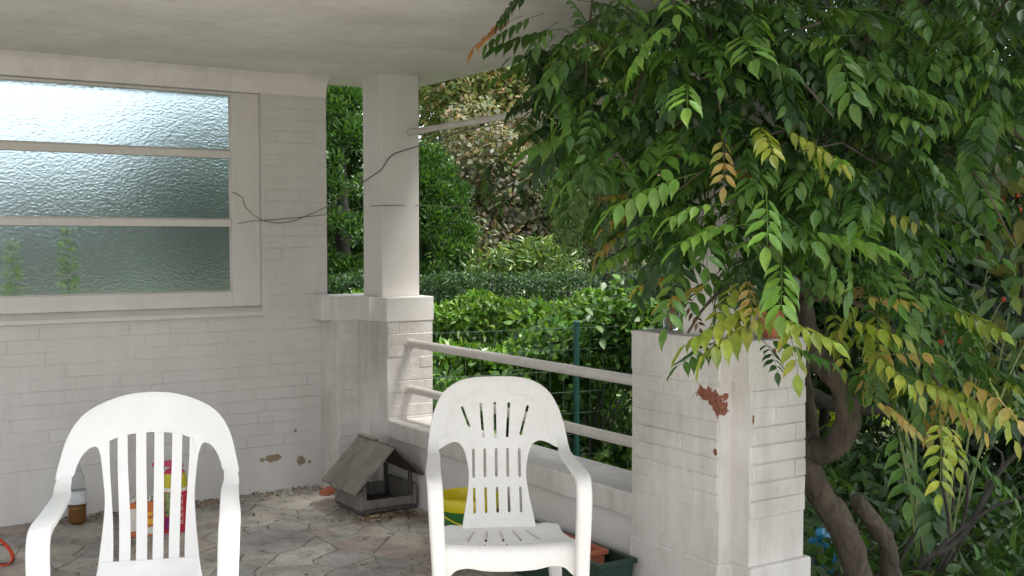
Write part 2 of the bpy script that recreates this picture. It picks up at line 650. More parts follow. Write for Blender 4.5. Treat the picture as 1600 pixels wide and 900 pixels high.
def brick_face(parent, origin, along, width, z0, z1, mat, proud=0.0025, holes=(), start=0):
    """lay half-sunk bricks on a vertical face; normal = along rotated to the viewer side"""
    ax, ay = along
    rot = math.atan2(ay, ax)                      # local +x = along, local -y = outward
    nx, ny = math.sin(rot), -math.cos(rot)
    zc = z0
    k = start
    while zc + COURSE * 0.6 < z1:
        hgt = min(COURSE, z1 - zc)
        row_shift = random.uniform(-.0015, .0015)
        u = -BRICK * (0.5 if k % 2 else 0.0) + random.uniform(-.012, .012) - (0.04 if k % 3 == 0 else 0)
        while u < width:
            bl_ = BRICK * random.choice((1, 1, 1, 2)) + random.uniform(-.012, .012)
            a, b = max(u, 0.0), min(u + bl_, width)
            if width - b < 0.05:
                b = width
            u = b
            if b - a < 0.045:
                continue
            spans = [(a, b)]
            for (h0, h1, hz0, hz1) in holes:
                if zc + hgt > hz0 and zc < hz1:
                    ns = []
                    for (s, e) in spans:
                        if e <= h0 or s >= h1:
                            ns.append((s, e))
                        else:
                            if h0 - s > 0.03:
                                ns.append((s, h0))
                            if e - h1 > 0.03:
                                ns.append((h1, e))
                    spans = ns
            for (s, e) in spans:
                if random.random() < .10:
                    continue                      # joints here are filled smooth with old paint
                me = brick_mesh(e - s, mat)
                o = bpy.data.objects.new('brick', me)
                c = (s + e) / 2
                pr = proud + random.uniform(-.0014, .0016) - 0.015
                o.location = (origin[0] + ax * c + nx * pr, origin[1] + ay * c + ny * pr, zc + hgt / 2 + row_shift + random.uniform(-.001, .001))
                o.rotation_euler = (random.uniform(-.03, .045), random.uniform(-.006, .006), rot + random.uniform(-.006, .006))
                ml = max(me.vertices, key=lambda q: q.co.x).co.x * 2
                o.scale = ((e - s - 0.003) / ml, 1, hgt / COURSE)
                o.parent = parent
                col.objects.link(o)
        zc += COURSE
        k += 1


# ------------------------------------------------------------------ house wall and window
YA = 6.104
hw = thing('house_wall', 'white painted brick house wall with a wide textured glass window', 'wall', (0.7, YA, 0))
hw_inv = Matrix.Translation((-0.7, -YA, 0))


def under(o, parent):
    """keep world placement when parenting to an Empty that is not at the origin"""
    o.parent = parent
    o.matrix_parent_inverse = Matrix.Translation(-Vector(parent.location)) if parent.rotation_euler.z == 0 else parent.matrix_basis.inverted()
    return o


WX0, WX1, WZ0, WZ1 = -1.1, 2.285, 1.045, 2.26
mb = MB()
yb = YA + 0.27
mb.box(-2.4, 2.677, YA + 0.001, yb, -0.3, WZ0)
mb.box(WX1, 2.677, YA + 0.001, yb, WZ0, 2.40)
mb.box(-2.4, WX0, YA + 0.001, yb, WZ0, 2.40)
mb.box(WX0, WX1, YA + 0.001, yb, WZ1, 2.40)
under(mb.build('masonry', M['wall']), hw)
# window frame, one step back from the brick face
fy0, fy1 = YA + 0.035, YA + 0.085
F = MB()
GX1 = 2.122
F.box(GX1, WX1 - 0.001, fy0, fy1, WZ0 + .02, WZ1 - 0.001)
F.box(WX0 + 0.001, WX0 + 0.14, fy0, fy1, WZ0 + .02, WZ1 - 0.001)
F.box(WX0 + 0.14, GX1, fy0 + .001, fy1 - .001, WZ0 + .02, 1.150)
F.box(WX0 + 0.14, GX1, fy0 + .001, fy1 - .001, 2.243, WZ1 - 0.001)
frame = under(F.build('window_frame', M['trim']), hw)
bevel(frame, 0.004)
inv = frame.matrix_parent_inverse.copy()
for z0, z1 in ((1.512, 1.551), (1.892, 1.932)):
    o = MB().box(WX0 + 0.141, GX1 - .001, fy0 + .004, fy1 - .004, z0, z1).build('glazing_bar', M['trim'], frame)
    bevel(o, 0.004)
for z0, z1 in ((1.146, 1.516), (1.547, 1.896), (1.928, 2.247)):
    MB().box(WX0 + 0.138, GX1 + .004, fy0 + .022, fy0 + .028, z0, z1).build('pane', M['glass'], frame)
# chamfered putty bead along the right end and bottom of each pane
for z0, z1 in ((1.150, 1.512), (1.551, 1.892), (1.932, 2.243)):
    b = MB()
    b.tube([(GX1 - .004, fy0 + .014, z0), (GX1 - .004, fy0 + .014, z1)], 0.007, 6)
    b.tube([(WX0 + .14, fy0 + .014, z0 + .003), (GX1 - .004, fy0 + .014, z0 + .003)], 0.006, 6)
    b.build('putty_bead', M['trim'], frame, True)
sl = MB().add([(WX0, YA - .022, WZ0 - .012), (WX1 + .0, YA - .022, WZ0 - .012), (WX1, fy0 + .02, WZ0 + .0215), (WX0, fy0 + .02, WZ0 + .0215),
               (WX0, YA - .022, WZ0 - .036), (WX1, YA - .022, WZ0 - .036), (WX1, fy0 + .02, WZ0 - .036), (WX0, fy0 + .02, WZ0 - .036)],
              [(0, 1, 2, 3), (4, 7, 6, 5), (0, 4, 5, 1), (1, 5, 6, 2), (2, 6, 7, 3), (3, 7, 4, 0)]).build('window_sill', M['trim'])
bevel(under(sl, hw), 0.006)
# coved strip between wall and ceiling
cv = MB()
prof = [(0.0, 2.262), (-.006, 2.30), (-.016, 2.332), (-.036, 2.354), (-.07, 2.367), (-.07, 2.40), (0.05, 2.40), (0.05, 2.262)]
pv = [(x, YA - 0.004 + dy, z) for x in (-2.4, 2.676) for dy, z in prof]
n = len(prof)
cv.add(pv, [(i, (i + 1) % n, n + (i + 1) % n, n + i) for i in range(n)] + [tuple(range(n))[::-1], tuple(range(n, 2 * n))])
under(cv.build('cove', M['ceiling'], None, True, 50), hw)
# bricks: lower wall above the smooth plinth, and the strip right of the window
def bricks_under(parent, *a, **k):
    before = set(col.objects)
    brick_face(None, *a, **k)
    for o in set(col.objects) - before:
        under(o, parent)


bricks_under(hw, (0.45, YA), (1, 0), 2.227, 0.265, 1.004, M['wall'], proud=0.0022)
bricks_under(hw, (2.289, YA), (1, 0), 0.386, 1.06, 2.25, M['wall'], proud=0.0022, start=1)

# ------------------------------------------------------------------ roof slab
roof = thing('porch_roof', 'flat white porch roof slab with stained underside over the patio', 'roof', (0.4, 4.5, 2.37))
rs = under(MB().box(-2.6, 3.312, 2.25, 6.337, 2.37, 2.56).build('roof_slab', M['ceiling']), roof)
bevel(rs, 0.012, 3)
fl = under(MB().box(-2.62, 3.332, 2.23, 6.357, 2.561, 2.62).build('roof_edge', M['trim']), roof)

# ------------------------------------------------------------------ far pier with column
ZC = 1.118
fp = thing('porch_pier', 'stepped white brick pier joining the house wall, square column on top', 'pier', (2.9, 5.8, 0))
plan = [(2.634, YA - .001), (2.634, 5.877), (2.773, 5.877), (2.773, 5.743), (2.821, 5.743), (2.821, 5.622), (3.11, 5.622), (3.11, 6.13), (2.70, 6.13), (2.70, YA - .001)]
under(MB().prism(plan, -0.3, 0.981).build('masonry', M['pier']), fp)
capplan = [(2.624, YA - .002), (2.624, 5.871), (2.767, 5.871), (2.767, 5.737), (2.815, 5.737), (2.815, 5.616), (3.116, 5.616), (3.116, 6.14), (2.68, 6.14), (2.68, YA - .002)]
cap = under(MB().prism(capplan, 0.980, ZC).build('cap', M['trim']), fp)
bevel(cap, 0.005)
cb = under(MB().box(2.575, 2.66, 5.955, YA - .001, 0.978, ZC + .002).build('cap_block', M['trim']), fp)
bevel(cb, 0.006)
cl = under(MB().box(2.834, 3.073, 5.707, 5.946, ZC - .002, 2.372).build('column', M['trim']), fp)
bevel(cl, 0.006, 2)
bricks_under(fp, (2.823, 5.622), (1, 0), 0.287, 0.315, 0.979, M['pier'], proud=0.0026)
bricks_under(fp, (2.636, 5.877), (1, 0), 0.136, 0.05, 0.979, M['pier'], proud=0.003)
bricks_under(fp, (2.634, 6.10), (0, -1), 0.222, 0.05, 0.979, M['pier'], proud=0.002)

# ------------------------------------------------------------------ near pier with column
ZN = 1.083
npier = thing('porch_pier', 'white brick pier with chipped paint showing red brick, wisteria hanging over it', 'pier', (2.99, 3.17, 0))
plan = [(2.821, 3.468), (2.821, 2.973), (2.881, 2.973), (2.881, 2.883), (3.162, 2.883), (3.162, 3.468)]
under(MB().prism(plan, -0.3, ZN).build('masonry', M['pier']), npier)
bricks_under(npier, (2.821, 3.466), (0, -1), 0.491, 0.455, 0.93, M['pier'], proud=0.0032)
bricks_under(npier, (2.883, 2.883), (1, 0), 0.283, 0.44, 0.93, M['pier'], proud=0.0065)
cp = under(MB().prism([(2.8165, 3.472), (2.8165, 2.969), (2.8765, 2.969), (2.8765, 2.879), (3.1665, 2.879), (3.1665, 3.472)], 0.931, ZN + .003).build('cap', M['pier']), npier)
bevel(cp, 0.006)
pl = under(MB().prism([(2.811, 3.478), (2.811, 2.963), (2.871, 2.963), (2.871, 2.86), (3.185, 2.86), (3.185, 3.478)], -0.3, 0.27).build('plinth', M['pier']), npier)
bevel(pl, 0.01)
cl = under(MB().box(2.865, 3.105, 2.985, 3.225, ZN, 2.372).build('column', M['trim']), npier)
bevel(cl, 0.006, 2)

# ------------------------------------------------------------------ parapet and rails
pw = thing('parapet_wall', 'low white parapet wall with thick coping under the pipe rails', 'wall', (2.96, 4.5, 0))
under(MB().box(2.848, 3.085, 3.47, 5.621, -0.3, 0.333).build('masonry', M['trim']), pw)
o = under(MB().box(2.823, 3.105, 3.469, 5.6205, 0.332, 0.432).build('coping', M['pier']), pw)
bevel(o, 0.008, 2)


def rail(z, x, y0, y1, r, label):
    t = thing('pipe_rail', label, 'railing', (x, (y0 + y1) / 2, z))
    pts = [(x, y0 + (y1 - y0) * k / 8, z) for k in range(9)]
    under(MB().tube(pts, r, 16).build('pipe', M['rail'], None, True, 50), t)
    for yy, s in ((y1, -1), (y0, 1)):
        under(MB().tube([(x, yy, z), (x, yy + s * 0.006, z)], r * 1.35, 16).build('flange', M['rail'], None, True, 50), t)
    under(MB().tube([(x, y0 + 0.62, z), (x, y0 + 0.623, z)], r + .0012, 16).build('joint_ring', M['rail'], None, True, 50), t)


rail(0.858, 2.963, 3.467, 5.619, 0.0235, 'upper white pipe rail above the low parapet wall')
rail(0.598, 2.963, 3.467, 5.619, 0.0235, 'lower white pipe rail just above the parapet coping')
rail(2.048, 3.013, 3.224, 5.708, 0.017, 'thin white bar high between the two porch columns')


# ------------------------------------------------------------------ monobloc chairs
def panel(name, outline, holes, fn, thick, mat, parent, step=0.02, bev=0.002):
    """flat outline with holes, triangulated with inner points, bent by fn(u, v) and thickened"""
    loops = [outline] + list(holes)
    V, E = [], []
    for lp in loops:
        n0 = len(V)
        V += [Vector((float(p[0]), float(p[1]))) for p in lp]
        E += [(n0 + i, n0 + (i + 1) % len(lp)) for i in range(len(lp))]

    def inside(lp, x, y):
        c = False
        j = len(lp) - 1
        for i in range(len(lp)):
            if (lp[i][1] > y) != (lp[j][1] > y) and x < (lp[j][0] - lp[i][0]) * (y - lp[i][1]) / (lp[j][1] - lp[i][1]) + lp[i][0]:
                c = not c
            j = i
        return c

    us = [p[0] for p in outline]
    vs = [p[1] for p in outline]
    nb = len(V)
    bpts = np.array([(p.x, p.y) for p in V])
    for i in range(int((max(us) - min(us)) / step) + 1):
        for j in range(int((max(vs) - min(vs)) / step) + 1):
            x = min(us) + (i + 0.5 * (j % 2)) * step
            y = min(vs) + j * step
            if inside(outline, x, y) and not any(inside(h, x, y) for h in holes) and np.min(np.hypot(bpts[:, 0] - x, bpts[:, 1] - y)) > step * 0.45:
                V.append(Vector((x, y)))
    r = delaunay_2d_cdt(V, E, [], 0, 1e-6)
    vv, ff = r[0], r[2]
    keep = []
    for f in ff:
        cx = sum(vv[i].x for i in f) / len(f)
        cy = sum(vv[i].y for i in f) / len(f)
        if inside(outline, cx, cy) and not any(inside(h, cx, cy) for h in holes):
            keep.append(tuple(f))
    me = bpy.data.meshes.new(name)
    me.from_pydata([fn(p.x, p.y) for p in vv], [], keep)
    bm = bmesh.new()
    bm.from_mesh(me)
    bmesh.ops.delete(bm, geom=[v for v in bm.verts if not v.link_faces], context='VERTS')
    bmesh.ops.recalc_face_normals(bm, faces=bm.faces)
    bm.to_mesh(me)
    bm.free()
    me.polygons.foreach_set('use_smooth', [True] * len(me.polygons))
    me.materials.append(mat)
    o = link_mesh(name, me, parent)
    s = o.modifiers.new('solid', 'SOLIDIFY')
    s.thickness = thick
    s.offset = 0
    if not bev:
        e = o.modifiers.new('edges', 'EDGE_SPLIT')
        e.split_angle = math.radians(45)
        return o
    b = o.modifiers.new('bevel', 'BEVEL')
    b.width = bev
    b.segments = 2
    b.limit_method = 'ANGLE'
    b.angle_limit = math.radians(50)
    return o


def slot(p0, p1, w):
    """rounded slot polygon from p0 to p1"""
    p0, p1 = np.array(p0, float), np.array(p1, float)
    d = (p1 - p0) / np.linalg.norm(p1 - p0)
    a0 = math.atan2(d[1], d[0])
    out = []
    for c, base in ((p1, a0 - math.pi / 2), (p0, a0 + math.pi / 2)):
        for k in range(5):
            a = base + math.pi * k / 4
            out.append(c + w / 2 * np.array([math.cos(a), math.sin(a)]))
    return out


def strip(path, section_w, section_t, split, names, mat, parent, sides=None):
    """rounded-rectangle sweep along path in a plane of constant-ish x; split cuts it into two parts"""
    path = [np.array(p) for p in path]
    n = len(path)
    rings = []
    for i, p in enumerate(path):
        t = path[min(i + 1, n - 1)] - path[max(i - 1, 0)]
        t /= np.linalg.norm(t)
        s = np.array([1.0, 0, 0]) if sides is None else np.array(sides[i], float)
        s = s - t * s.dot(t)
        s /= np.linalg.norm(s)
        nn = np.cross(t, s)
        w, th = section_w[i] / 2, section_t[i] / 2
        r = min(w, th) * 0.55
        ring = []
        for sx, sy, a0 in ((1, 1, 0), (-1, 1, 90), (-1, -1, 180), (1, -1, 270)):
            for k in range(4):
                a = math.radians(a0 + 30 * k)
                ring.append(p + s * (sx * (w - r) + r * math.cos(a)) + nn * (sy * (th - r) + r * math.sin(a)))
        rings.append(ring)
    m = len(rings[0])
    cuts = [0, split, n - 1] if split else [0, n - 1]
    for q, nm in enumerate(names):
        a, b = cuts[q], cuts[q + 1]
        vs = [v for rg in rings[a:b + 1] for v in rg]
        fs = []
        for i in range(b - a):
            for k in range(m):
                k2 = (k + 1) % m
                fs.append((i * m + k, i * m + k2, (i + 1) * m + k2, (i + 1) * m + k))
        fs.append(tuple(range(m))[::-1])
        fs.append(tuple(range((b - a) * m, (b - a + 1) * m)))
        mesh_obj(nm, [tuple(v) for v in vs], fs, mat, parent, True, angle=60)


def back_fn(u, v):
    a = abs(u) / 0.27
    y = 0.185 + (v - 0.42) * 0.27 + 0.06 * max(0, v - 0.75) ** 1.5
    w = min(1.0, max(0.0, (0.93 - v) / 0.25))
    y -= 0.035 * a ** 2 + 0.055 * w * a ** 3
    y += 0.02 * max(0.0, 1 - abs(v - 0.62) / 0.25) * (1 - min(1, a * 1.6) ** 2)
    return (u, y, v)


def mirror(half):
    """half outline with u >= 0 from top centre to bottom centre -> closed loop"""
    return [(u, v) for u, v in half] + [(-u, v) for u, v in half[::-1] if abs(u) > 1e-6]


def seat_fn(u, s):
    """s runs from the backrest (0) to the front lip and over it"""
    L0 = 0.375
    if s < L0:
        y = 0.20 - s
        z = 0.415 + 0.03 * (s / L0) ** 2 - 0.012 * math.sin(math.pi * s / L0) + 0.35 * (abs(u) ** 2.2)
        return (u, y, z - 0.004)
    zt = seat_fn(u, L0 - 1e-6)[2]
    r = 0.04
    a = min((s - L0) / r, math.radians(82))
    ex = max(0.0, (s - L0) - r * math.radians(82))
    return (u, 0.20 - L0 - r * math.sin(a) - ex * 0.14, zt - r * (1 - math.cos(a)) - ex)


def chair_common(root, mat, arm_z, half_w, arm_w, wing_u, wing_w, fy=0.0):
    for sx in (-1, 1):
        def wp(v, du=0.0, dy=0.0):
            c_ = back_fn(sx * (wing_u + du), v)
            return (c_[0], c_[1] + dy, c_[2])
        y0_ = wp(arm_z + .04)[1]
        ctrl = [wp(arm_z + .102, -.008), wp(arm_z + .08, -.003), wp(arm_z + .055, .0, -.001), (sx * (wing_u + .003), y0_ - .022, arm_z + .026), (sx * (wing_u * .6 + half_w * .4), y0_ - .07, arm_z + .008),
                (sx * (half_w + .004), -0.03, arm_z - .004), (sx * (half_w + .006), -0.14 + fy, arm_z - .008), (sx * (half_w + .005), -0.195 + fy, arm_z - .024), (sx * (half_w + .003), -0.222 + fy, arm_z - .075),
                (sx * (half_w + .0), -0.228 + fy * .8, arm_z - .16), (sx * (half_w - .006), -0.236, 0.40), (sx * (half_w - .012), -0.252, 0.2), (sx * (half_w - .018), -0.27, 0.0)]
        path = spline(ctrl, 5)
        n = len(path)
        ws = np.interp(np.arange(n), [0, 8, 16, 26, 40, 50, n - 1], [wing_w * .35, wing_w * .80, wing_w * 1.0, arm_w, arm_w, arm_w * .93, arm_w * .78])
        ts = np.interp(np.arange(n), [0, 8, 14, 26, 36, 43, 50, n - 1], [0.004, 0.005, 0.010, 0.018, 0.034, 0.045, 0.055, 0.04])
        sides = []
        for i in range(n):
            v_ = max(path[i][2], arm_z + .03)
            a_, b_ = np.array(back_fn(sx * (wing_u - .01), v_)), np.array(back_fn(sx * (wing_u + .01), v_))
            du = unit(b_ - a_) * sx
            w_s = min(1.0, max(0.0, (i - 9) / 12))
            sides.append(du * (1 - w_s) + np.array([1.0, 0, 0]) * w_s)
        strip(path, ws, ts, 37, ('armrest', 'leg'), mat, root, sides)
        # rear leg
        rp = spline([(sx * .195, .185, .400), (sx * .204, .225, .32), (sx * .222, .268, .15), (sx * .23, .30, 0.0)], 5)
        k = len(rp)
        strip(rp, np.linspace(.055, .04, k), np.linspace(.05, .034, k), None, ('leg',), mat, root)
        # side rail under the seat between the legs
        sr = spline([(sx * (half_w - .02), -.225, .390), (sx * (half_w - .03), -.05, .382), (sx * .205, .205, .375)], 6)
        k = len(sr)
        strip(sr, [.014] * k, [.055] * k, None, ('side_rail',), mat, root)


def seat_part(root, mat, half_w, slots=True):
    fw, bw = half_w - 0.012, 0.185
    half = [(0, 0.0), (bw - .03, 0.0), (bw, 0.01), (bw + .028, 0.05)]
    half += [(fw - .012, 0.12), (fw, 0.25), (fw, 0.40), (fw, 0.47), (fw - .01, 0.50), (fw - .026, 0.492), (fw - .05, 0.468), (fw - .09, 0.459), (0.08, 0.466), (0, 0.468)]
    sm = spline(half, 4)
    outline = mirror([tuple(p) for p in sm])
    holes = []
    if slots:
        for k in range(-2, 3):
            holes.append(slot((k * 0.046, 0.055), (k * 0.062, 0.20), 0.008))
            holes.append(slot((k * 0.066, 0.235), (k * 0.078, 0.33), 0.008))
    panel('seat', outline, holes, seat_fn, 0.006, mat, root, 0.02)


def chair_slotted(label, origin, rz):
    root = thing('garden_chair', label, 'chair', origin, rz)
    mat = M['plastic_old']
    k = 0.000902
    T = 0.938

    def q(u, y):
        return (u * k * .95, T - (y - 72) * k)
    half = spline([q(0, 72), q(95, 75), q(168, 92), q(226, 130), q(262, 188), q(281, 250), q(290, 300), q(293, 325)], 6)
    half += spline([q(291, 338), q(280, 344), q(262, 346), q(248, 344), q(230, 336), q(205, 326), q(178, 323), q(155, 335), q(138, 365), q(127, 410), q(122, 455), q(128, 520), q(144, 600), q(160, 675), q(166, 700)], 5)
    half.append(np.array(q(0, 700)))
    outline = mirror([tuple(p) for p in half])
    w = 11 * k
    holes = []
    for a, b in (((-146, 192), (-117, 266)), ((-66, 180), (-57, 310)), ((-5, 178), (-5, 312)), ((56, 180), (46, 310)), ((136, 192), (104, 300))):
        holes.append(slot(q(*a), q(*b), w))
    for u in (-101, -52, -3, 46, 96):
        holes.append(slot(q(u, 360), q(u - 1, 463), w))
        holes.append(slot(q(u, 510), q(u, 597), w))
    panel('backrest', outline, holes, back_fn, 0.007, mat, root, 0.016)
    # raised moulding lines round the slotted field
    for sgn in (-1, 1):
        pts = spline([q(sgn * 215, 300), q(sgn * 212, 240), q(sgn * 190, 190), q(sgn * 155, 165), q(sgn * 148, 150), q(sgn * 60, 142)], 6)
        m2 = MB().tube([(lambda c: (c[0], c[1] - .0035, c[2]))(back_fn(*p)) for p in pts], 0.0016, 6)
        m2.build('moulding', mat, root, True)
    chair_common(root, mat, 0.672, 0.238, 0.050, .2315, .040)
    seat_part(root, mat, 0.238)
    return root


def chair_slatted(label, origin, rz):
    root = thing('garden_chair', label, 'chair', origin, rz)
    mat = M['plastic_clean']
    k = 0.000625
    T = 0.985

    def q(u, y):
        return (u * k * .955, T - (y - 42) * k)
    half = spline([q(0, 42), q(105, 50), q(205, 76), q(295, 118), q(352, 172), q(392, 245), q(414, 330), q(424, 375), q(428, 400)], 6)
    half += spline([q(422, 412), q(395, 416), q(366, 412), q(350, 395), q(340, 362), q(318, 318), q(290, 290), q(262, 281), q(246, 292), q(236, 320), q(226, 340), q(214, 320), q(204, 262)], 5)
    half += spline([q(150, 243), q(80, 232), q(0, 228)], 4)
    panel('backrest', mirror([tuple(p) for p in half]), [], back_fn, 0.008, mat, root, 0.018, 0.0028)
    # lower panel the slats run into
    half = [q(0, 806)] + [np.array(q(232, 795))] + spline([q(238, 820), q(250, 880), q(268, 930), q(272, 960)], 4) + [np.array(q(0, 960))]
    o = panel('back_panel', mirror([tuple(p) for p in half]), [], back_fn, 0.007, mat, root, 0.018)
    topg = [(-206, -166), (-117, -74), (-23, 19), (66, 110), (160, 200)]
    botg = [(-182, -153), (-98, -70), (-15, 13), (67, 95), (149, 177)]
    topg = [(a_ * .95, b_ * .95) for a_, b_ in topg]
    botg = [(a_ * .94, b_ * .94) for a_, b_ in botg]
    edges_t = [-238] + [e for g_ in topg for e in g_] + [236]
    edges_b = [-238] + [e for g_ in botg for e in g_] + [238]
    for i in range(6):
        tl, tr = edges_t[2 * i], edges_t[2 * i + 1]
        bl, br = edges_b[2 * i], edges_b[2 * i + 1]
        mid = 0.42
        ml, mr = bl * mid + tl * (1 - mid), br * mid + tr * (1 - mid)
        if i == 0:
            ml += 22
        if i == 5:
            mr -= 22
        dyl = 215 if 0 < i < 5 else 250
        left = spline([q(tl, dyl), q(tl * .6 + ml * .4, 380), q(ml * .4 + bl * .6, 600), q(bl, 740), q(bl, 830)], 5) if 0 < i else spline([q(tl, 300), q(tl + 14, 400), q(-212, 530), q(-219, 650), q(-235, 800), q(-238, 830)], 5)
        right = spline([q(tr, dyl), q(tr * .6 + mr * .4, 380), q(mr * .4 + br * .6, 600), q(br, 740), q(br, 830)], 5) if i < 5 else spline([q(tr, 300), q(tr - 14, 400), q(212, 530), q(219, 650), q(235, 800), q(238, 830)], 5)
        outline = [tuple(p) for p in left] + [tuple(p) for p in right[::-1]]
        panel('slat', outline, [], back_fn, 0.0052, mat, root, 0.018, 0)
    chair_common(root, mat, 0.708, 0.230, 0.056, .2315, .046, .02)
    seat_part(root, mat, 0.230)
    return root


def ground_spot(t, lateral):
    p = VIEW * t + cR * lateral
    return (p[0], p[1], 0.0)


chair_slatted('clean white plastic garden chair with a slatted open back', ground_spot(3.05, -1.012), -YAW + math.radians(13))
chair_slotted('grimy white plastic garden chair with short slots in its back', ground_spot(3.82, -0.028), -YAW + math.radians(6))

# ------------------------------------------------------------------ small things on the patio
def at_floor(x, y):
    p = on_z(x, y, 0.0)
    return (p[0], p[1], 0.0)


# plastic bottle with brown liquid
bt = thing('plastic_bottle', 'clear plastic bottle a third full of brown liquid against the house wall', 'bottle', at_floor(121, 818))
prof = [(0.0, .004), (.030, .002), (.041, .012), (.044, .03), (.0435, .08), (.0455, .10), (.0445, .15), (.0455, .17), (.044, .20), (.038, .235), (.028, .265), (.018, .29), (.0135, .305), (.0135, .325)]
glassy = plain('bottle_plastic', (0.80, 0.84, 0.85), 0.12, 0.06, 20, 0.3, trans=1.0, ior=1.33)
MB().lathe(prof, 28).build('body', glassy, bt, True)
liq = [(0.0, .007), (.029, .006), (.039, .014), (.042, .03), (.0415, .08), (.043, .098), (0.0, .099)]
MB().lathe(liq, 28).build('liquid', plain('brown_liquid', (0.30, 0.13, 0.035), 0.15, 0.1, 10, 0), bt, True)
MB().lathe([(0.0, .322), (.0155, .320), (.0155, .340), (.013, .343), (0, .343)], 20).build('screw_cap', plain('bottle_cap', (.62, .64, .66), .4, .05, 10, 0), bt, True, 40)
MB().lathe([(.0458, .105), (.0462, .108), (.0462, .168), (.0458, .171)], 28).build('label_band', plain('bottle_label', (.55, .58, .60), .35, .25, 25, 0), bt, True)

# orange carton with crinkled silver top
cx, cy, _ = at_floor(221, 836)
ca = thing('food_carton', 'orange printed carton with a crinkled silver foil top on the floor', 'carton', (cx, cy, 0), math.radians(-12))
orange = plain('orange_print', (0.55, 0.16, 0.05), 0.4, 0.25, 18, 0)
o = MB().box(-.062, .062, -.035, .035, 0, .168).build('box_body', orange, ca)
bevel(o, .005)
pr = MB()
pr.box(-.052, -.012, -.0362, -.0352, .03, .14)
pr.build('white_print', plain('white_print', (.72, .66, .6), .4, .1, 30, 0), ca)
pr = MB()
pr.box(.022, .056, -.0362, -.0352, .058, .085)
pr.box(.022, .050, -.0362, -.0352, .10, .118)
pr.build('yellow_print', plain('yellow_print', (.75, .42, .05), .4, .1, 30, 0), ca)
pr = MB()
pr.box(.020, .056, -.0362, -.0352, .012, .045)
for k in range(6):
    pr.box(-.05, -.04 + .004 * (k % 3), -.0368, -.0358, .038 + k * .009, .042 + k * .009)
pr.build('pale_print', plain('pale_print', (.62, .66, .58), .4, .1, 30, 0), ca)
fo = []
ff = []
nx_, ny_ = 14, 6
for j in range(ny_ + 1):
    for i in range(nx_ + 1):
        e = 1.0 - 0.10 * abs(j / ny_ - .5)
        fo.append(((-.062 + .124 * i / nx_) * 1.01, (-.035 + .07 * j / ny_) * e, .168 + .025 * math.sin(math.pi * j / ny_) + random.uniform(-.006, .006)))
for j in range(ny_):
    for i in range(nx_):
        a = j * (nx_ + 1) + i
        ff.append((a, a + 1, a + nx_ + 2, a + nx_ + 1))
mesh_obj('foil_top', fo, ff, plain('silver_foil', (.82, .83, .84), .18, .05, 10, 0, metal=1.0), ca)

# trigger sprayer with red, yellow and green print
cx, cy, _ = at_floor(274, 830)
sp = thing('trigger_spray_bottle', 'tall red and yellow printed trigger spray bottle by the house wall', 'spray bottle', (cx, cy, 0), math.radians(-14))
red = plain('red_print', (0.50, 0.025, 0.045), 0.35, 0.15, 12, 0)
pink = plain('pink_plastic', (0.50, 0.05, 0.11), 0.35, 0.1, 12, 0)


def oval(prof, name, mat, sx=1.0, sy=0.62):
    m_ = MB().lathe(prof, 32)
    m_.v = [(x * sx, y * sy, z) for x, y, z in m_.v]
    return m_.build(name, mat, sp, True, 45)


oval([(0, 0), (.058, .001), (.062, .008), (.062, .19), (.061, .205)], 'bottle_body', red)
oval([(.0615, .204), (.0605, .212), (.0605, .222)], 'white_band', plain('white_band', (.72, .70, .66), .4, .05, 20, 0))
oval([(.0603, .221), (.058, .26), (.052, .292)], 'yellow_shoulder', plain('yellow_green_print', (.52, .46, .03), .35, .2, 14, 0))
oval([(.0522, .291), (.040, .310), (.022, .318), (.02, .335), (0, .336)], 'collar', pink)
tr = MB()
tr.add([(-.105, -.018, .330), (.045, -.018, .322), (.045, .018, .322), (-.105, .018, .330), (-.105, -.016, .345), (.03, -.018, .362), (.03, .018, .362), (-.105, .016, .345)],
       [(3, 2, 1, 0), (4, 5, 6, 7), (0, 1, 5, 4), (1, 2, 6, 5), (2, 3, 7, 6), (3, 0, 4, 7)])
bevel(tr.build('spray_head', pink, sp), .005, 3)
mesh_obj('trigger', [(-.06, -.006, .332), (-.045, -.006, .332), (-.055, -.006, .285), (-.066, -.006, .285), (-.06, .006, .332), (-.045, .006, .332), (-.055, .006, .285), (-.066, .006, .285)],
         [(0, 1, 2, 3), (7, 6, 5, 4), (0, 4, 5, 1), (1, 5, 6, 2), (2, 6, 7, 3), (3, 7, 4, 0)], pink, sp)
let = MB()
a0 = math.radians(-62)                                     # column of white letter marks on the right flank
for k in range(9):
    z = .040 + k * .0165
    for (da, dz0, dz1) in ((-.10, 0, .011), (.10, 0, .011), (0.0, .0 if k % 2 else .0085, .0025 if k % 2 else .011)):
        a = a0 + da
        w_ = .018 if da else .10
        c1 = [(.0628 * math.cos(a - w_), .0628 * .62 * math.sin(a - w_)), (.0628 * math.cos(a + w_), .0628 * .62 * math.sin(a + w_))]
        let.add([(c1[0][0], c1[0][1], z + dz0), (c1[1][0], c1[1][1], z + dz0), (c1[1][0], c1[1][1], z + dz1), (c1[0][0], c1[0][1], z + dz1)], [(0, 1, 2, 3)])
let.build('white_lettering', plain('white_letter', (.8, .78, .76), .4, .02, 20, 0), sp)
gp = MB()
for k in range(7):
    a = math.radians(-142 + k * 5)
    b = math.radians(-137 + k * 5)
    gp.add([(.0626 * math.cos(a), .0626 * .62 * math.sin(a), .085), (.0626 * math.cos(b), .0626 * .62 * math.sin(b), .085), (.0626 * math.cos(b), .0626 * .62 * math.sin(b), .20), (.0626 * math.cos(a), .0626 * .62 * math.sin(a), .20)], [(0, 1, 2, 3)])
gp.build('green_picture', plain('green_picture', (.22, .30, .12), .4, .7, 45, 0), sp)
gp = MB()
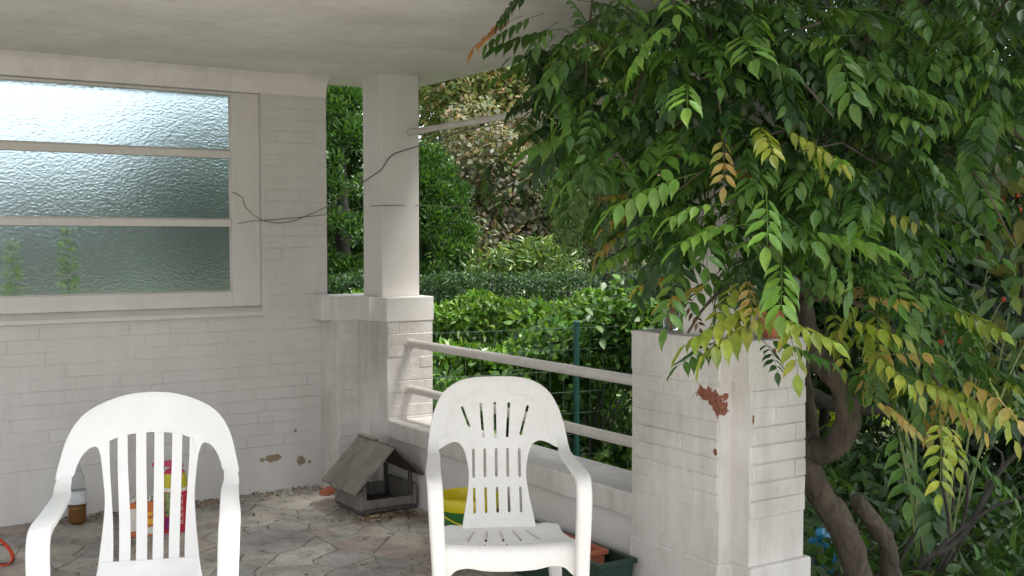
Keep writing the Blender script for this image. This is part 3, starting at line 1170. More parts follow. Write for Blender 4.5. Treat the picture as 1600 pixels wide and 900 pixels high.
for k in range(7):
    a = math.radians(-142 + k * 5)
    b = math.radians(-137 + k * 5)
    gp.add([(.0626 * math.cos(a), .0626 * .62 * math.sin(a), .02), (.0626 * math.cos(b), .0626 * .62 * math.sin(b), .02), (.0626 * math.cos(b), .0626 * .62 * math.sin(b), .078), (.0626 * math.cos(a), .0626 * .62 * math.sin(a), .078)], [(0, 1, 2, 3)])
gp.build('purple_print', plain('purple_print', (.22, .02, .14), .4, .2, 25, 0), sp)

# orange and navy strap lying at the left
px_, py_, _ = at_floor(-4, 884)
st = thing('webbing_strap', 'orange and navy webbing strap looped on the paving', 'strap', (px_, py_, 0), -YAW)


def ribbon(pts, w, name, mat):
    pts = spline(pts, 8)
    vs, fs = [], []
    for i, p in enumerate(pts):
        vs += [tuple(p - np.array([0, w / 2, 0])), tuple(p + np.array([0, w / 2, 0]))]
        if i:
            fs.append((2 * i - 2, 2 * i - 1, 2 * i + 1, 2 * i))
    o_ = mesh_obj(name, vs, fs, mat, st, True)
    s_ = o_.modifiers.new('solid', 'SOLIDIFY')
    s_.thickness = .003
    return o_


ribbon([(-.14, 0, .004), (-.10, .0, .10), (-.03, .0, .135), (.03, .0, .10), (.062, .01, .045), (.05, .0, .01), (-.02, 0, .004)], .028, 'orange_loop', plain('orange_webbing', (.62, .07, .02), .7, .2, 60, .1))
ribbon([(-.12, .03, .004), (-.02, .03, .07), (.02, .03, .085), (.05, .03, .045), (.045, .03, .004), (-.06, .03, .003)], .03, 'navy_loop', plain('navy_webbing', (.02, .022, .06), .7, .2, 60, .1))

# wooden bird table roof in the corner
bx0, bx1, by0, by1 = 2.492, 2.822, 5.285, 5.60
bf = thing('bird_feeder', 'weathered wooden bird feeder house with plank roof in the patio corner', 'bird feeder', ((bx0 + bx1) / 2, (by0 + by1) / 2, 0))


def bpart(name, mb_, mat=None):
    o_ = under(mb_.build(name, mat or M['wood']), bf)
    bevel(o_, .003, 1)
    return o_


bpart('base_board', MB().box(bx0, bx1, by0, by1, .012, .034), M['wood_dark'])
bpart('runner', MB().box(bx0 + .02, bx0 + .06, by0, by1, 0, .0125), M['wood_dark'])
bpart('runner', MB().box(bx1 - .06, bx1 - .02, by0, by1, 0, .0125), M['wood_dark'])
bpart('tray_lip', MB().box(bx0 + .019, bx1 - .019, by0 - .001, by0 + .017, .034, .078))
bpart('tray_lip', MB().box(bx0 + .019, bx1 - .019, by1 - .017, by1 - .001, .034, .105))
bpart('side_board', MB().box(bx0 - .002, bx0 + .018, by0 - .003, by1, .030, .135))
bpart('side_board', MB().box(bx1 - .018, bx1 + .002, by0 - .003, by1, .030, .135))
bpart('gable_post', MB().box(2.655, 2.678, by1 - .04, by1 - .018, .10, .32))
ridge = (2.668, .345)
for side in (-1, 1):
    ex = ridge[0] + side * (.225 if side < 0 else .165)
    ez = .122 if side < 0 else .185
    d = np.array([ex - ridge[0], ez - ridge[1]])
    ln = np.linalg.norm(d)
    d = d / ln
    nrm_ = np.array([d[1], -d[0]]) * (1 if side > 0 else -1)
    nrm_ = nrm_ if nrm_[1] > 0 else -nrm_
    for (ya, yb_, jit) in ((5.235, 5.385, 0.0), (5.389, 5.53, .006), (5.534, 5.655, -.004)):
        m_ = MB()
        a = np.array(ridge) + nrm_ * .001
        b = a + d * (ln + jit)
        q4 = [a, b, b + nrm_ * .016, a + nrm_ * .016]
        vs = [(p[0], ya, p[1]) for p in q4] + [(p[0], yb_, p[1]) for p in q4]
        m_.add(vs, [(0, 1, 2, 3), (7, 6, 5, 4), (0, 4, 5, 1), (1, 5, 6, 2), (2, 6, 7, 3), (3, 7, 4, 0)])
        bpart('roof_plank', m_, M['wood'] if side < 0 else M['wood_dark'])
bpart('ridge_cap', MB().box(ridge[0] - .012, ridge[0] + .03, 5.48, 5.665, .352, .366))
# roof posts that carry the planks
for yy in (by0 + .004, by1 - .022):
    bpart('roof_post', MB().box(bx0 + .02, bx0 + .04, yy, yy + .02, .03, .155))
    bpart('roof_post', MB().box(bx1 - .04, bx1 - .02, yy, yy + .02, .03, .205), M['wood_dark'])

# broken terracotta piece beside the feeder
tp = at_floor(507, 774)
rt = MB()
rt.add([(-.05, -.03, 0), (.06, -.035, 0), (.05, .04, 0), (-.045, .03, 0), (-.042, -.024, .03), (.05, -.03, .036), (.044, .034, .036), (-.04, .026, .028)],
       [(3, 2, 1, 0), (4, 5, 6, 7), (0, 1, 5, 4), (1, 2, 6, 5), (2, 3, 7, 6), (3, 0, 4, 7)])
o = rt.build('roof_tile', M['terracotta'])
o.location = (tp[0] + .03, tp[1] + .02, 0)
o.rotation_euler = (0, 0, .5)
tag(bevel(o, .006), 'broken red clay tile lying beside the bird feeder', 'tile')

# yellow and green bucket
bk = thing('bucket', 'green bucket with a thick yellow rim by the parapet', 'bucket', (2.672, 4.49, 0))
pg = plain('green_bucket_plastic', (0.03, 0.16, 0.035), 0.35, 0.1, 8, 0)
py = plain('yellow_bucket_plastic', (0.62, 0.52, 0.012), 0.35, 0.08, 8, 0)
MB().lathe([(0, .002), (.105, .001), (.11, .006), (.142, .21), (.139, .21), (.106, .010), (0, .009)], 40).build('pail', pg, bk, True, 40)
MB().lathe([(.141, .195), (.153, .197), (.155, .203), (.157, .245), (.152, .252), (.143, .252), (.139, .245), (.136, .20)], 40).build('rim', py, bk, True, 60)
hp = [(0.157 * math.cos(a), .157 * math.sin(a) , .20 - .07 * math.sin((a - math.radians(175)) / math.radians(190) * math.pi)) for a in [math.radians(175 + 190 * k / 18) for k in range(19)]]
MB().tube([(x * 1.02, y * 1.02, z) for x, y, z in hp], .004, 8).build('handle', py, bk, True)
for a in (math.radians(175), math.radians(365)):
    MB().box(-.012, .012, -.012, .012, -.02, .02).build('handle_lug', py, bk).location = (.154 * math.cos(a), .154 * math.sin(a), .195)


def trough(name, label, cat, x0, x1, y0, y1, h, mat, loc_z=0.0, taper=.02, wall=.008, rimw=.012):
    t = thing(name, label, cat, ((x0 + x1) / 2, (y0 + y1) / 2, loc_z))

    def rect(i, z):
        return [(x0 + i - (x0 + x1) / 2, y0 + i - (y0 + y1) / 2, z), (x1 - i - (x0 + x1) / 2, y0 + i - (y0 + y1) / 2, z), (x1 - i - (x0 + x1) / 2, y1 - i - (y0 + y1) / 2, z), (x0 + i - (x0 + x1) / 2, y1 - i - (y0 + y1) / 2, z)]
    loops = [rect(taper, 0.0), rect(rimw, h - .022), rect(0.0, h - .021), rect(0.0, h), rect(rimw + wall, h), rect(taper + wall, .012)]
    m_ = MB()
    vs = [p for l in loops for p in l]
    fs = [(3, 2, 1, 0)]
    for i in range(len(loops) - 1):
        for k_ in range(4):
            fs.append((i * 4 + k_, i * 4 + (k_ + 1) % 4, (i + 1) * 4 + (k_ + 1) % 4, (i + 1) * 4 + k_))
    b0 = (len(loops) - 1) * 4
    fs.append((b0, b0 + 1, b0 + 2, b0 + 3))
    m_.add(vs, fs)
    o_ = m_.build('shell', mat, t)
    bevel(o_, .004, 2, 30)
    return t


tg = trough('planter_trough', 'large dark green plastic trough along the parapet wall', 'planter', 2.615, 2.806, 3.41, 4.22, .19, M['dark_green_plastic'])
MB().box(-.072, .072, -.38, .38, .010, .055).build('soil', M['soil'], tg)
tc_ = trough('planter_box', 'terracotta coloured planter box sitting inside the green trough', 'planter', 2.652, 2.772, 3.55, 4.10, .142, M['terracotta'], 0.056, .014)
MB().box(-.040, .040, -.255, .255, .012, .10).build('soil', plain('dry_soil', (.16, .07, .045), .95, .3, 30, .5), tc_)

# glass jar and clay pot on the near pier
jp = on_z(1050, 515, ZN + .003)
jr = thing('glass_jar', 'small clear glass jar on the corner of the pier top', 'jar', (max(2.858, jp[0]), jp[1] , ZN + .003))
MB().lathe([(0, 0), (.033, 0), (.036, .004), (.037, .085), (.035, .085), (.0338, .014), (0, .012)], 28).build('glass', plain('jar_glass', (.95, .97, .97), .02, .01, 5, 0, trans=1.0, ior=1.45), jr, True, 40)
pot = thing('flower_pot', 'red clay flower pot half hidden by leaves beside the pier column', 'pot', (3.03, 2.925, ZN + .003))
MB().lathe([(0, 0), (.030, 0), (.040, .07), (.0445, .07), (.046, .098), (.042, .099), (.040, .072), (.031, .01), (0, .009)], 24).build('body', M['terracotta'], pot, True, 40)

# ------------------------------------------------------------------ foliage engine
LEAF8_V = np.array([[0, 0, 0], [.28, .42, .06], [.30, 0, 0], [.28, -.42, .06], [.62, .36, .03], [.64, 0, -.03], [.62, -.36, .03], [1, 0, -.10]])
LEAF8_T = np.array([[0, 2, 1], [0, 3, 2], [1, 5, 4], [1, 2, 5], [2, 6, 5], [2, 3, 6], [4, 5, 7], [5, 6, 7]])
LEAF4_V = np.array([[0, 0, 0], [.45, .45, .05], [1, 0, -.06], [.45, -.45, .05]])
LEAF4_T = np.array([[0, 2, 1], [0, 3, 2]])


_w = [(.0, .0), (.09, .19), (.25, .385), (.45, .42), (.66, .29), (.84, .115)]
LEAFW_V = np.array([[0, 0, 0]] + [q for i, (s_, h_) in enumerate(_w[1:]) for q in ([s_, h_, .05 + .02 * (i % 2) - .10 * s_ * s_], [s_ + .01, 0, -.10 * s_ * s_], [s_, -h_, .05 + .02 * ((i + 1) % 2) - .10 * s_ * s_])] + [[1, 0, -.16]])
LEAFW_T = [[0, 2, 1], [0, 3, 2]]
for _i in range(4):
    _a = 1 + 3 * _i
    LEAFW_T += [[_a, _a + 4, _a + 3], [_a, _a + 1, _a + 4], [_a + 1, _a + 5, _a + 4], [_a + 1, _a + 2, _a + 5]]
LEAFW_T += [[13, 14, 16], [14, 15, 16]]
LEAFW_T = np.array(LEAFW_T)


def leaves(base, axis, normal, length, width, colour, hi=False, tmpl=None):
    """arrays of leaves -> vertices, triangles, vertex colours"""
    TV, TT = tmpl or ((LEAF8_V, LEAF8_T) if hi else (LEAF4_V, LEAF4_T))
    a = unit(axis)
    n = unit(normal - a * np.sum(a * normal, axis=1, keepdims=True))
    b = np.cross(n, a)
    N = len(base)
    length = np.broadcast_to(length, (N,))
    width = np.broadcast_to(width, (N,))
    V = base[:, None, :] + a[:, None, :] * (TV[None, :, 0:1] * length[:, None, None]) + b[:, None, :] * (TV[None, :, 1:2] * width[:, None, None]) + n[:, None, :] * (TV[None, :, 2:3] * length[:, None, None])
    T = TT[None, :, :] + (np.arange(N) * len(TV))[:, None, None]
    C = np.repeat(colour, len(TV), axis=0)
    return V.reshape(-1, 3), T.reshape(-1, 3), C


def palette(n, cols, var=0.18, weights=None):
    cols = np.array(cols)
    i = rng.choice(len(cols), n, p=weights)
    return np.clip(cols[i] * (1 + var * rng.standard_normal((n, 1))) * (1 + 0.06 * rng.standard_normal((n, 3))), 0.003, 0.9)


def rand_dirs(n):
    return unit(rng.standard_normal((n, 3)))


_leaf_kinds = {}


def single_leaves(parent, base, axis, normal, length, width, colour, mat, name='leaf'):
    """a few hundred leaves as objects sharing a handful of meshes"""
    key = (parent.name, name)
    metas = []
    for k in range(6):
        i = rng.integers(len(base))
        V, T, C = leaves(np.zeros((1, 3)), np.array([[1.0, 0, 0]]), np.array([[0, 0, 1.0]]), 1.0, float(np.mean(width) / np.mean(length)), colour[i:i + 1], True)
        metas.append(tri_mesh(name, V, T, C, mat, True))
    a = unit(axis)
    n = unit(normal - a * np.sum(a * normal, axis=1, keepdims=True))
    b = np.cross(n, a)
    inv_ = Matrix.Translation(-Vector(parent.location))
    for i in range(len(base)):
        o_ = bpy.data.objects.new(name, metas[i % 6])
        mt = Matrix(((a[i][0], b[i][0], n[i][0], base[i][0]), (a[i][1], b[i][1], n[i][1], base[i][1]), (a[i][2], b[i][2], n[i][2], base[i][2]), (0, 0, 0, 1)))
        o_.parent = parent
        o_.matrix_parent_inverse = inv_
        o_.matrix_basis = mt @ Matrix.Scale(float(length[i]), 4)
        col.objects.link(o_)


def foliage(parent, base, axis, normal, length, width, colour, mat, hi=False, singles=0, name='foliage', kind='stuff'):
    base, axis, normal = np.asarray(base), np.asarray(axis), np.asarray(normal)
    N = len(base)
    length = np.broadcast_to(length, (N,)).copy()
    width = np.broadcast_to(width, (N,)).copy()
    if singles:
        d = (base - cO) @ cG
        out = np.sum(unit(normal) * unit(cO - base), axis=1)
        order = np.argsort(d - 0.25 * out)
        s, r = order[:singles], order[singles:]
        single_leaves(parent, base[s], axis[s], normal[s], length[s], width[s], colour[s], mat)
    else:
        r = np.arange(N)
    V, T, C = leaves(base[r], axis[r], normal[r], length[r], width[r], colour[r], hi)
    o_ = link_mesh(name, tri_mesh(name, V, T, C, mat, hi))
    under(o_, parent)
    if kind:
        o_['kind'] = kind
    return o_


def hedge(name, label, pa, pb, thick, z0, z1, n, size, cols, mat, singles=0, hi=False, weights=None, bumpy=.05, aspect=.5, group=None):
    """clipped hedge between plan points pa, pb (front face), thick away from the camera"""
    pa, pb = np.array(pa[:2]), np.array(pb[:2])
    al = unit(pb - pa)
    w = np.linalg.norm(pb - pa)
    back = np.array([-al[1], al[0]])
    if back @ VIEW[:2] < 0:
        back = -back
    root = thing(name, label, 'hedge', (*((pa + pb) / 2), z0), group=group)
    u = rng.random(n) * w
    kind_ = rng.choice(3, n, p=[.47, .43, .10])
    dep = np.where(kind_ == 0, np.abs(rng.standard_normal(n)) * .09, rng.random(n) * thick)
    zz = np.where(kind_ == 0, z0 + rng.random(n) ** .8 * (z1 - z0), np.where(kind_ == 1, z1 - np.abs(rng.standard_normal(n)) * .07, z0 + rng.random(n) * (z1 - z0)))
    wav = bumpy * (np.sin(u * 5.1 + 1) + np.sin(u * 11.3) * .6 + np.sin(dep * 9 + u * 3))
    zz = zz + wav * np.clip((zz - z0) / (z1 - z0), 0, 1)
    dep = dep + bumpy * .8 * (np.sin(u * 7.7 + zz * 6) + np.sin(zz * 13 + u * 2))
    base = np.stack([pa[0] + al[0] * u + back[0] * dep, pa[1] + al[1] * u + back[1] * dep, zz], 1)
    front = np.array([-back[0], -back[1], 0])
    nrm = np.where((kind_ == 1)[:, None], np.array([0, 0, 1.0]), front + np.array([0, 0, .35])) + .55 * rng.standard_normal((n, 3))
    ax = .7 * rng.standard_normal((n, 3)) + np.where((kind_ == 1)[:, None], np.array([0, 0, .45]), front * .4 + np.array([0, 0, -.15]))
    ln = size * (0.7 + .6 * rng.random(n))
    foliage(root, base, ax, nrm, ln, ln * aspect, palette(n, cols, .2, weights), mat, hi, singles)
    # woody stems inside
    for k_ in range(max(4, int(w / .6))):
        uu = (k_ + .5) * w / max(4, int(w / .6))
        b0 = pa + al * uu + back * thick * .5
        st_ = MB()
        for s_ in range(4):
            e = b0 + al * random.uniform(-.25, .25) + back * random.uniform(-.3, .3) * thick
            st_.tube([(b0[0], b0[1], z0 - .02), ((b0[0] + e[0]) / 2, (b0[1] + e[1]) / 2, (z0 + z1) / 2 - .1), (e[0], e[1], z1 - .1)], [.018, .012, .005], 6)
        under(st_.build('stem', M['bark_dark'], None, True), root)
    return root


def clumps(n, centres, radii, squash=(1, 1, 1), inner=.35):
    centres, radii = np.asarray(centres, float), np.asarray(radii, float)
    i = rng.choice(len(radii), n, p=radii ** 2 / np.sum(radii ** 2))
    d = rand_dirs(n)
    r = radii[i] * (1 - inner * rng.random(n) ** 1.5)
    return centres[i] + d * r[:, None] * np.array(squash), d


def blob_tree(name, label, cat, foot, centres, radii, n, size, cols, mat, weights=None, squash=(1, 1, 1), aspect=.5, droop=.2, trunk_r=.1, hi=False, singles=0, bark='bark_dark', group=None, inner=.4, var=.2):
    foot = np.array(foot, float)
    root = thing(name, label, cat, foot, group=group)
    base, d = clumps(n, centres, radii, squash, inner)
    base = base[base[:, 2] > foot[2] + .02]
    d = d[:len(base)] if len(d) == len(base) else unit(base - np.mean(centres, axis=0))
    m = len(base)
    nrm = d * .8 + np.array([0, 0, .55]) + .5 * rng.standard_normal((m, 3))
    ax = d * .5 + .75 * rng.standard_normal((m, 3)) + np.array([0, 0, -droop])
    ln = size * (.65 + .7 * rng.random(m))
    foliage(root, base, ax, nrm, ln, ln * aspect, palette(m, cols, var, weights), mat, hi, singles, 'crown' if cat == 'tree' else 'foliage')
    top = np.mean(centres, axis=0)
    tr_ = MB()
    tr_.tube([foot - np.array([0, 0, .05]), foot * .6 + top * .4 + np.array([.05, .03, 0]), top], [trunk_r, trunk_r * .75, trunk_r * .35], 10, wob=.15)
    under(tr_.build('trunk' if cat == 'tree' else 'stem', M[bark], None, True), root)
    cs = list(zip(centres, radii))
    random.shuffle(cs)
    for c, r in cs[:9]:
        s = foot * (1 - .45) + top * .45
        c = np.array(c, float)
        under(MB().tube([s, (s + c) / 2 + np.array([0, 0, .08 * r]), c], [trunk_r * .45, trunk_r * .3, trunk_r * .1], 6).build('limb', M[bark], None, True), root)
    return root


GZ = -0.32


def gp_(x, t, z=GZ):
    """plan point under photo column x at depth t"""
    p = P(x, 450, t)
    return np.array([p[0], p[1], z])


def rowz(y, t):
    return P(800, y, t)[2]


# ------------------------------------------------------------------ hedges and shrubs beyond the parapet
LAUREL = [(.12, .25, .035), (.09, .20, .03), (.18, .32, .05), (.05, .12, .02), (.23, .35, .07)]
hedge('laurel_hedge', 'bright green laurel hedge right behind the wire fence', gp_(590, 7.75), gp_(965, 8.25), .75, GZ, .60, 13000, .075, LAUREL, M['leaf_gloss'], singles=260, hi=True, weights=[.35, .25, .2, .1, .1])
hedge('laurel_hedge', 'second laurel hedge rising behind the one at the fence', gp_(540, 10.0), gp_(1040, 10.6), .85, GZ, .80, 13000, .08, LAUREL, M['leaf_gloss'], singles=120, hi=True, weights=[.3, .3, .2, .1, .1])
DARKH = [(.028, .068, .026), (.04, .095, .03), (.02, .05, .022), (.06, .13, .035)]
hedge('clipped_hedge', 'dark green small leaved clipped hedge in front of the conifers', gp_(380, 12.8), gp_(1080, 13.2), 1.3, GZ, 1.0, 30000, .045, DARKH, M['leaf'], weights=[.35, .3, .15, .2], bumpy=.02, aspect=.55)
c = [P(x, y, 15.2) for x, y in ((765, 430), (800, 416), (840, 406), (868, 420), (855, 440), (805, 440))]
blob_tree('rhododendron', 'light green rosette leaved shrub rising above the clipped hedge', 'shrub', gp_(810, 15.2), c, [.30] * 6, 2200, .14, [(.13, .22, .06), (.20, .28, .09), (.08, .15, .04)], M['leaf_gloss'], aspect=.3, droop=-.2, trunk_r=.05)


def conifer(label, x, t, ytop, half_px, n):
    foot = gp_(x, t)
    zt = rowz(ytop, t)
    H = zt - GZ
    R0 = half_px * t / FPX
    root = thing('conifer', label, 'tree', foot)
    cs, rs = [], []
    for k_ in range(190):
        h = random.random() ** .85
        rr = R0 * (1 - h ** 2.2) ** .6 * random.uniform(.75, 1.0)
        a = random.random() * 6.283
        cs.append((foot[0] + rr * math.cos(a), foot[1] + rr * math.sin(a), GZ + .15 + h * (H - .3)))
        rs.append(random.uniform(.16, .30) * (1 - .3 * h))
    cs, rs = np.array(cs), np.array(rs)
    base, d = clumps(n, cs, rs, (1, 1, .8), .6)
    ax = unit(d * .7 + np.array([0, 0, .6]) + .35 * rng.standard_normal((n, 3)))
    nrm = rand_dirs(n) + d * .6
    ln = .075 * (.7 + .6 * rng.random(n))
    foliage(root, base, ax, nrm, ln, ln * .42, palette(n, [(.06, .145, .03), (.035, .09, .022), (.085, .18, .035), (.022, .055, .018)], .2, [.35, .25, .25, .15]), M['leaf'], False, 0, 'crown')
    under(MB().tube([foot - np.array([0, 0, .05]), foot + np.array([0, 0, H * .55]), foot + np.array([0, 0, H * .97])], [.13, .08, .015], 10).build('trunk', M['bark_dark'], None, True), root)


conifer('tall feathery conifer seen between the house wall and column', 536, 14.8, 122, 96, 56000)
conifer('shorter feathery conifer standing right of the slim porch column', 668, 16.3, 222, 80, 42000)

BROWN = [(.21, .21, .16), (.26, .245, .19), (.15, .18, .11), (.22, .155, .095), (.30, .29, .24), (.10, .14, .06)]
cs = [P(x, y, 18 + random.uniform(-.8, .8)) for x, y in [(random.uniform(700, 1000), random.uniform(150, 400)) for _ in range(46)]]
blob_tree('copper_shrub', 'broad shrub with silvery brown round leaves beyond the hedges', 'shrub', gp_(830, 18.2), cs, np.full(46, .5), 30000, .10, BROWN, M['leaf_matte'], [.25, .25, .15, .15, .12, .08], aspect=.75, droop=.4, trunk_r=.12)
MIXED = [(.13, .17, .06), (.19, .20, .08), (.22, .15, .07), (.08, .13, .04), (.16, .22, .06)]
cs = [P(x, y, 22 + random.uniform(-1, 1)) for x, y in [(random.uniform(640, 1000), random.uniform(40, 210)) for _ in range(46)]]
blob_tree('autumn_tree', 'tall yellowing tree behind the silvery brown shrub', 'tree', gp_(850, 22), cs, np.full(46, .75), 28000, .12, MIXED, M['leaf_matte'], [.25, .2, .15, .2, .2], aspect=.55, trunk_r=.2)

cs = [P(x, y, 26 + random.uniform(-1, 1)) for x, y in [(random.uniform(620, 1080), random.uniform(60, 420)) for _ in range(60)]]
blob_tree('garden_tree', 'big dark green tree filling the gap far behind the hedges', 'tree', gp_(880, 26), cs, np.full(60, 1.0), 15000, .2, [(.05, .10, .03), (.08, .13, .04), (.03, .065, .025)], M['leaf_matte'], trunk_r=.25)

cs = [P(x, y, 21 + random.uniform(-1, 1)) for x, y in [(random.uniform(430, 660), random.uniform(190, 420)) for _ in range(34)]]
blob_tree('garden_tree', 'dark tree standing behind both feathery conifers', 'tree', gp_(545, 21), cs, np.full(34, .7), 8000, .16, [(.04, .09, .03), (.06, .11, .035)], M['leaf_matte'], trunk_r=.2)


def willow(label, x0, x1, y0, y1, t):
    foot = gp_((x0 + x1) / 2 + 20, t + .4)
    root = thing('willow', label, 'tree', foot)
    B, A, Nn = [], [], []
    for k_ in range(150):
        p = P(random.uniform(x0, x1), random.uniform(y0, y0 + 60), t + random.uniform(-.5, .7))
        ln = random.uniform(.35, 1.0) * (y1 - y0) * t / FPX
        sway = np.array([random.uniform(-.12, .12), random.uniform(-.12, .12), 0])
        m_ = int(ln / .018)
        s = np.arange(m_) / m_
        pts = p + sway * (s ** 2)[:, None] - np.array([0, 0, 1.0]) * (s * ln)[:, None]
        B.append(pts + .008 * rng.standard_normal((m_, 3)))
        A.append(np.array([0, 0, -.8]) + .55 * rng.standard_normal((m_, 3)))
        Nn.append(rand_dirs(m_))
    B, A, Nn = np.concatenate(B), np.concatenate(A), np.concatenate(Nn)
    n_ = len(B)
    foliage(root, B, A, Nn, .055 + .03 * rng.random(n_), .012, palette(n_, [(.09, .15, .05), (.12, .19, .06), (.06, .11, .035)]), M['leaf_matte'], False, 0, 'crown')
    top = P((x0 + x1) / 2, y0, t + .3)
    under(MB().tube([foot - np.array([0, 0, .05]), (foot + top) / 2 + np.array([.1, 0, 0]), top], [.09, .07, .03], 9).build('trunk', M['bark_dark'], None, True), root)


willow('weeping fine leaved tree hanging beyond the silvery shrub and hedges', 850, 1010, 190, 400, 12.0)

# grey-green shrub at the hedge end
cs = [P(x, y, 9.6 + random.uniform(-.3, .3)) for x, y in [(random.uniform(975, 1075), random.uniform(395, 500)) for _ in range(16)]]
blob_tree('grey_shrub', 'pale grey green shrub at the end of the laurel hedges', 'shrub', gp_(1025, 9.7), cs, np.full(16, .2), 1500, .085, [(.20, .25, .20), (.13, .19, .12), (.08, .13, .07)], M['leaf_gloss'], aspect=.45, trunk_r=.04)

# trees seen through the textured window
def window_trees():
    for (xa, xb, ya, yb_, t, n, label) in ((230, 440, 215, 420, 13.0, 9000, 'blue green tree behind the right end of the textured window'), (-140, 225, 290, 440, 14.0, 9000, 'low tree row behind the left end of the textured window')):
        cs_ = [P(x, y, t + random.uniform(-.6, .6)) for x, y in [(random.uniform(xa, xb), random.uniform(ya, yb_)) for _ in range(34)]]
        blob_tree('garden_tree', label, 'tree', gp_((xa + xb) / 2, t), cs_, np.full(34, .45), n, .12, [(.14, .18, .15), (.10, .14, .115), (.18, .22, .18)], M['leaf'], trunk_r=.12)


window_trees()


def shoot(label, x, ztop):
    d = cG + cR * (x - 800) / FPX - cU * (410 - 450) / FPX
    Y = YA + .165
    foot = cO + d * Y / d[1]
    foot = np.array([foot[0], Y, WZ0])
    root = thing('potted_plant', label, 'plant', foot)
    MB().lathe([(0, 0), (.034, 0), (.044, .075), (.047, .075), (.047, .092), (.042, .092), (.034, .01), (0, .009)], 20).build('pot', M['terracotta'], root, True, 40)
    n_ = 110
    h = rng.random(n_)
    a = rng.random(n_) * 6.283
    zs = .09 + h * (ztop - WZ0 - .09)
    base = foot + np.stack([.012 * np.cos(a), .012 * np.sin(a), zs], 1)
    ax = np.stack([np.cos(a), np.sin(a), .35 * np.ones(n_)], 1)
    foliage(root, base, ax, np.array([[0, 0, 1.0]]) + .3 * rng.standard_normal((n_, 3)), .058 * (1.2 - .6 * h), .028, palette(n_, [(.32, .50, .05), (.26, .44, .04)], .1), M['leaf'], True, 0, 'foliage', None)
    MB().tube([(0, 0, .05), (.004, 0, .2), (0, 0, ztop - WZ0)], [.004, .003, .002], 6).build('stem', M['metal_green'], root, True)


shoot('short bright green plant behind the lowest window pane', 20, 1.43)
shoot('tall bright green plant behind the lowest window pane', 105, 1.505)

# ------------------------------------------------------------------ wire fence and its climber
fn = thing('wire_fence', 'green wire mesh fence with a round post before the hedge', 'fence', gp_(901, 7.45))
fa, fb = gp_(610, 6.95), gp_(1120, 7.95)
ft = .862
fdir = unit(fb - fa)
flen = np.linalg.norm(fb - fa)
w_ = MB()
for k in range(int(flen / .10) + 1):
    p = fa + fdir * k * .10
    w_.tube([(p[0], p[1], GZ), (p[0], p[1], ft)], .0014, 4, False)
for k in range(9):
    z = ft - .012 - k * .142
    w_.tube([(fa[0], fa[1], z), (fb[0], fb[1], z)], .0016, 4, False)
under(w_.build('wire_mesh', M['wire']), fn)
for x in (901, 640, 1110):
    t0 = 7.0
    for _ in range(20):                                    # depth where this photo column meets the fence line
        p = gp_(x, t0)
        nrm2 = np.array([-fdir[1], fdir[0]])
        t0 += -((p - fa)[:2] @ nrm2) / (VIEW[:2] @ nrm2)
    p = gp_(x, t0)
    under(MB().lathe([(.021, GZ - .05), (.021, ft + .012), (.023, ft + .012), (.023, ft + .03), (.012, ft + .04), (0, ft + .041)], 16, p[0] , p[1]).build('post', M['metal_green'], None, True, 40), fn)

cs = [P(x, y, 7.72 + random.uniform(-.1, .25)) for x, y in [(random.uniform(835, 1030), random.uniform(500, 760)) for _ in range(34)] + [(random.uniform(930, 1060), random.uniform(470, 560)) for _ in range(12)] + [(random.uniform(690, 840), random.uniform(600, 740)) for _ in range(16)]]
CLIMB = [(.08, .18, .035), (.11, .23, .045), (.045, .11, .025), (.16, .28, .07)]
blob_tree('climbing_plant', 'heart leaved climber smothering the wire fence', 'plant', gp_(930, 7.5), cs, np.full(62, .20), 8000, .066, CLIMB, M['leaf'], [.35, .25, .25, .15], aspect=.68, droop=.9, trunk_r=.02, hi=True, singles=240, inner=.6)

# ------------------------------------------------------------------ garden on the right
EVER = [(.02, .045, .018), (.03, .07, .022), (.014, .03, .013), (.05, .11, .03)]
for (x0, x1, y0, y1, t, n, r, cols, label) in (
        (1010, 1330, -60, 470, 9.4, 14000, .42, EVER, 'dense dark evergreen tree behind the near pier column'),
        (1300, 1720, -120, 420, 8.2, 16000, .42, EVER, 'dense dark evergreen tree overhanging the garden right of the wisteria'),
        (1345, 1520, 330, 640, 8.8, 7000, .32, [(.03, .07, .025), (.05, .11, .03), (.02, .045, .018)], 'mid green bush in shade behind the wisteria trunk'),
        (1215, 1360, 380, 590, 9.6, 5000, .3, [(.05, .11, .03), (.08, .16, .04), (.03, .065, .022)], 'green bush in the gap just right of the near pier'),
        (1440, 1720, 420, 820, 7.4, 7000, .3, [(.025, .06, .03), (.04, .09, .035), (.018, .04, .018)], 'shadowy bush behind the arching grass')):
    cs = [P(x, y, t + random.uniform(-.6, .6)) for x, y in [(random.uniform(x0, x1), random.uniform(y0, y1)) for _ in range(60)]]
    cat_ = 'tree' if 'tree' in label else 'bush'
    blob_tree('evergreen_tree' if cat_ == 'tree' else 'garden_bush', label, cat_, gp_((x0 + x1) / 2, t), cs, np.full(60, r), n, .10, cols, M['leaf'], aspect=.5, trunk_r=.12 if cat_ == 'tree' else .05)

